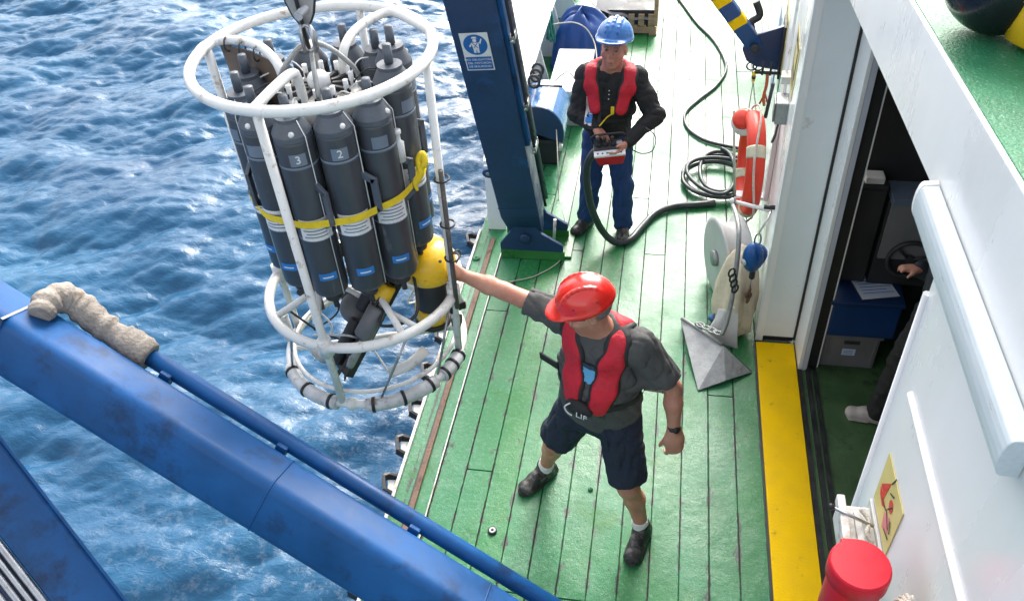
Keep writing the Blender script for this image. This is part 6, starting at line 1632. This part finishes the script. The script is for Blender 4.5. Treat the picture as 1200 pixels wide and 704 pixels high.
# ------------------------------------------------------------------ worker with the remote control
def worker_back():
    P = dict(pelvis=A3(-.43, 5.80, .93), hipR=A3(-.52, 5.80, .90), hipL=A3(-.34, 5.79, .90), kneeR=A3(-.555, 5.79, .49), kneeL=A3(-.30, 5.76, .49), ankR=A3(-.60, 5.87, .09), ankL=A3(-.285, 5.80, .09),
             chest=A3(-.415, 5.80, 1.28), neck=A3(-.41, 5.80, 1.47), shR=A3(-.585, 5.81, 1.40), shL=A3(-.225, 5.80, 1.39), elR=A3(-.655, 5.74, 1.13), elL=A3(-.075, 5.71, 1.14), wrR=A3(-.505, 5.58, 1.09), wrL=A3(-.27, 5.50, 1.02))
    t = thing('person', 'worker in blue helmet, black jacket and red lifejacket holding a remote control', 'person', (-.43, 5.82, 0))
    hc = A3(-.39, 5.77, 1.62); hf = _n(A3(-.14, -1, .2)); hu = A3(0.06, .2, 1)
    lat = _n(P['shL'] - P['shR']); upv = _n(P['neck'] - P['pelvis']); fwd = A3(0, -1, 0)
    S = SDF(*bounds(list(P.values()) + [hc + A3(0, 0, .16), A3(-.4, 5.4, 1)], .08), .0055)
    at, Rm = head(S, hc, hf, hu, P['neck'], 1.1)
    S.cone(P['neck'] - A3(0, 0, .03), P['pelvis'], .085, .11, .05, sq=(1.25, .8), lat=lat); S.cone(P['shR'], P['shL'], .055, .055, .05)
    for sd_ in 'RL':
        S.cone(P['sh' + sd_], P['el' + sd_], .05, .042, .03); S.cone(P['el' + sd_], P['wr' + sd_], .042, .029, .02)
        S.cone(P['hip' + sd_], P['knee' + sd_], .08, .055, .04); S.cone(P['knee' + sd_], P['ank' + sd_], .055, .038, .03); S.cone(P['ank' + sd_], P['ank' + sd_] - A3(0, 0, .03), .038, .038, .02)
    hand(S, P['wrR'], A3(.62, -.35, -.35), A3(-.05, -.25, -.9), -1, curl=.42, sc=1.08, thumb_in=.2, spread=.12)
    hand(S, P['wrL'], A3(-.35, -.62, -.35), A3(-.8, .2, .25), -1, curl=.75, sc=1.08, thumb_in=.3)
    S.build('body', skin_b, t, 1)
    face_bits(at, t)
    H = SDF(hc - .16, hc + .16, .006); H.ell(at(0, -.028, .015), (.081, .092, .085), Rm, .01); H.cut(at(0, .002, 0), hf); H.cut(at(0, 0, -.05), -_n(hu)); H.build('hair', hair_m, t)
    helmet(hc + A3(0, .0, .032), hf, hu, helmet_blue, t, 'three', 1.16)
    # jacket
    lo, hi = bounds([P['shR'] + A3(-.14, 0, .08), P['shL'] + A3(.18, 0, .08), P['pelvis'] - A3(0, 0, .08), A3(-.4, 5.45, 1.1)], .12)
    T = SDF(lo, hi, .0062)
    T.cone(P['chest'] + upv * .05, P['chest'] - upv * .12, .105, .112, .06, sq=(1.62, 1.12), lat=lat)
    T.cone(P['chest'] - upv * .12, P['pelvis'] + upv * .02, .112, .11, .06, sq=(1.58, 1.2), lat=lat)
    T.cone(P['shR'], P['shL'], .078, .078, .06); T.cone(P['neck'] + A3(0, 0, .005), P['chest'], .078, .1, .05)
    Tc = T.f.copy()
    for sd_ in 'RL':
        T.cone(P['sh' + sd_], P['el' + sd_], .08, .071, .045); T.cone(P['el' + sd_], P['wr' + sd_] + (P['el' + sd_] - P['wr' + sd_]) * .06, .07, .05, .035)
    T.folds(.003, 26, 31).creases(.010, 16, 32, 3).creases(.004, 36, 33)
    T.cut(P['pelvis'] - upv * .02, -upv)
    T.ell(P['neck'] + A3(0, -.045, .05), (.05, .06, .075), None, .015, op='sub')
    T.build('jacket', black_cloth, t, 1)
    def onchest(u, v, dp): return P['chest'] + lat * u + upv * v + fwd * dp
    ch = []
    for s_ in (-1, 1):
        ch.append(([onchest(0, .165, -.12), onchest(s_ * .10, .19, -.06), onchest(s_ * .14, .155, .03), onchest(s_ * .135, .06, .10), onchest(s_ * .10, -.075, .14)], [.046, .055, .056, .056, .046]))
    vest(Tc, lo, hi, .0062, [(p_, [q + .01 for q in r_]) for p_, r_ in ch], 0, .018, vest_edge, t)
    vest(Tc, lo, hi, .0062, ch, 0, .032, vest_red, t)
    # lining, pull tab, straps
    def surf(u, v, e=.004):
        p = P['chest'] + lat * u + upv * v
        for s_ in np.linspace(.26, 0, 131):
            q = p + fwd * s_; i = np.round((q - T.lo) / T.h).astype(int)
            if np.all(i >= 0) and np.all(i < T.n) and T.f[tuple(i)] < 0: return q + fwd * e
        return p + fwd * .12
    MB().grid(lambda u, v: surf(-.165 + .055 * u, .0 - .16 * v, .006), 5, 8).build('inner_panel', label_white, t)
    MB().grid(lambda u, v: surf(-.15 + .04 * u, -.02 - .04 * v, .009), 4, 4).build('orange_patch', mat('orange_patch', (.62, .16, .03), .6), t)
    MB().grid(lambda u, v: surf(-.16 + .05 * u, -.115 - .03 * v, .009), 4, 4).build('blue_patch', label_blue, t)
    q = surf(.035, -.075, .02); MB().box(q, (.026, .016, .06)).build('pull_tab', strap_yellow, t, .005)
    MB().tube(cat_rom([q + A3(0, 0, -.03), surf(.0, -.13, .015), surf(-.05, -.16, .015)], 5), .005, 6).build('pull_cord', strap_yellow, t)
    MB().grid(lambda u, v: surf(-.07 + .022 * v, .1 - .26 * u, .006), 10, 1).build('strap', vest_edge, t)
    for k in range(3): MB().ell(surf(.0, .06 - .03 * k, .004), .005, 8, 6).build('button', label_white, t)
    MB().grid(lambda u, v: surf(-.17 + .34 * u, -.185 + .03 * v, .006), 14, 1).build('belt', vest_edge, t)
    # trousers
    lo, hi = bounds([P['hipR'], P['hipL'], P['ankR'], P['ankL']], .17)
    Q = SDF(lo, hi, .0065)
    Q.cone(P['pelvis'] + upv * .06, P['pelvis'] - upv * .05, .105, .108, .05, sq=(1.5, 1.15), lat=lat)
    for sd_ in 'RL':
        Q.cone(P['hip' + sd_], P['knee' + sd_], .107, .08, .035); Q.cone(P['knee' + sd_], P['ank' + sd_] - A3(0, 0, .015), .08, .077, .03)
    Q.folds(.003, 24, 41).creases(.011, 19, 42, 4); Q.cut((0, 0, .045), (0, 0, -1))
    Q.build('trousers', jeans, t, 1)
    for sd_, dr in (('R', A3(-.45, -.9, 0)), ('L', A3(.0, -1, 0))):
        s_ = SDF((P['ank' + sd_][0] - .3, P['ank' + sd_][1] - .3, -.02), (P['ank' + sd_][0] + .3, P['ank' + sd_][1] + .3, .2), .0055)
        shoe(s_, P['ank' + sd_], dr, 1.08); shoe_trim(P['ank' + sd_], dr, 1.08, s_.build('shoe', boot, t))
    # ---- remote control
    rc = thing('remote_control', 'red and white crane remote control with joysticks held at the waist', 'remote control', (-.385, 5.46, .93))
    rot = np.array([_n(A3(1, .1, .1)), _n(A3(-.1, .8, .2)), _n(A3(-.1, -.2, .97))]).T; rot[:, 1] = np.cross(rot[:, 2], rot[:, 0])
    c = A3(-.385, 5.46, .975)
    w = lambda a, b, e: c + rot @ A3(a, b, e)
    MB().hexa([w(-.09, -.065, -.085), w(.09, -.065, -.085), w(.09, .055, -.085), w(-.09, .055, -.085), w(-.115, -.085, .012), w(.115, -.085, .012), w(.115, .08, .012), w(-.115, .08, .012)]).build('case', red_plastic, rc, .012)
    MB().box(w(0, -.003, .022), (.23, .165, .018), rot).build('panel', label_white, rc, .005)
    MB().box(w(0, .022, .036), (.225, .1, .012), rot).build('faceplate', ink, rc, .003)
    for x in (-.075, -.025, .03): 
        MB().lathe([(.02, 0), (.022, .012), (.012, .02), (.008, .05), (.014, .056), (.014, .07), (0, .072)], w(x, .02, .042), rot[:, 2], n=14).build('joystick', ink, rc)
    MB().lathe([(.026, 0), (.026, .012), (.02, .018), (0, .018)], w(.078, .02, .042), rot[:, 2], n=18).build('stop_button', hook_grey, rc)
    for k in range(6): MB().ell(w(-.085 + .034 * k, -.06, .032), (.007, .007, .006), 8, 6).build('switch', ink, rc)
    MB().tube([w(-.118, .06, .02), w(-.125, .06, .09), w(-.1, .07, .1), w(.1, .07, .1), w(.125, .06, .09), w(.118, .06, .02)], .008, 8).build('guard_bar', ink, rc)
worker_back()

# ------------------------------------------------------------------ person in the doorway
def worker_inside():
    P = dict(pelvis=A3(1.60, 3.80, .92), hipR=A3(1.57, 3.90, .90), hipL=A3(1.60, 3.71, .90), kneeR=A3(1.50, 3.91, .5), kneeL=A3(1.55, 3.70, .5), ankR=A3(1.46, 3.90, .09), ankL=A3(1.62, 3.66, .09),
             chest=A3(1.58, 3.80, 1.28), neck=A3(1.56, 3.80, 1.47), shR=A3(1.56, 3.97, 1.40), shL=A3(1.57, 3.62, 1.40), elR=A3(1.60, 4.04, 1.10), elL=A3(1.70, 3.54, 1.15), wrR=A3(1.45, 3.96, 1.19), wrL=A3(1.64, 3.60, .98))
    t = thing('person', 'person in dark clothes and pale shoes standing inside the doorway', 'person', (1.55, 3.8, 0))
    hc = A3(1.53, 3.80, 1.63); hf = _n(A3(-1, .05, -.2)); hu = A3(0, 0, 1); lat = A3(0, -1, 0); upv = A3(0, 0, 1)
    S = SDF(*bounds(list(P.values()) + [hc + A3(0, 0, .15)], .12), .0075)
    at, Rm = head(S, hc, hf, hu, P['neck'])
    S.cone(P['neck'] - A3(0, 0, .03), P['pelvis'], .085, .11, .05, sq=(1.25, .8), lat=lat)
    for sd_ in 'RL':
        S.cone(P['sh' + sd_], P['el' + sd_], .05, .042, .03); S.cone(P['el' + sd_], P['wr' + sd_], .042, .029, .02); S.cone(P['hip' + sd_], P['knee' + sd_], .08, .055, .04); S.cone(P['knee' + sd_], P['ank' + sd_] - A3(0, 0, .03), .055, .038, .03)
    hand(S, P['wrR'], A3(-.8, -.1, .1), A3(0, -.4, -.9), 1, .7); hand(S, P['wrL'], A3(-.8, .2, .05), A3(0, .4, -.9), -1, .7)
    S.build('body', skin, t, 1); face_bits(at, t)
    H = SDF(hc - .18, hc + .18, .008); H.ell(at(0, -.015, .035), (.086, .106, .1), Rm, .01); H.cut(at(0, .06, .04), hf * .8 - hu * .5); H.build('hair', mat('dark_hair', (.03, .022, .018), .7, var=.3, scale=50, bump=.6, bscale=150), t)
    T = SDF(*bounds(list(P.values()), .16), .008)
    T.cone(P['chest'] + upv * .05, P['pelvis'], .11, .115, .06, sq=(1.6, 1.15), lat=lat); T.cone(P['shR'], P['shL'], .08, .08, .06)
    for sd_ in 'RL': T.cone(P['sh' + sd_], P['el' + sd_], .075, .066, .04); T.cone(P['el' + sd_], P['wr' + sd_], .066, .045, .03)
    T.folds(.004, 26, 51); T.cut(P['pelvis'] - upv * .03, -upv); T.ell(P['neck'] + A3(0, 0, .05), (.07, .07, .05), None, .02, op='sub'); T.build('jacket', mat('dark_slate_jacket', (.022, .028, .034), .85, var=.3, scale=8, bump=.5, bscale=35), t)
    Q = SDF(*bounds(list(P.values()), .16), .008); Q.cone(P['pelvis'] + upv * .04, P['pelvis'] - upv * .05, .105, .108, .05, sq=(1.5, 1.15), lat=lat)
    for sd_ in 'RL': Q.cone(P['hip' + sd_], P['knee' + sd_], .107, .08, .035); Q.cone(P['knee' + sd_], P['ank' + sd_], .08, .075, .03)
    Q.folds(.004, 24, 61); Q.cut((0, 0, .06), (0, 0, -1)); Q.build('trousers', black_cloth, t)
    for sd_, dr in (('R', A3(-1, .12, 0)), ('L', A3(-1, -.2, 0))):
        s_ = SDF((P['ank' + sd_][0] - .3, P['ank' + sd_][1] - .2, -.02), (P['ank' + sd_][0] + .2, P['ank' + sd_][1] + .2, .2), .006)
        shoe(s_, P['ank' + sd_], dr, 1.02); s_.build('shoe', mat('pale_shoe', (.42, .38, .34), .6, var=.15), t)
worker_inside()
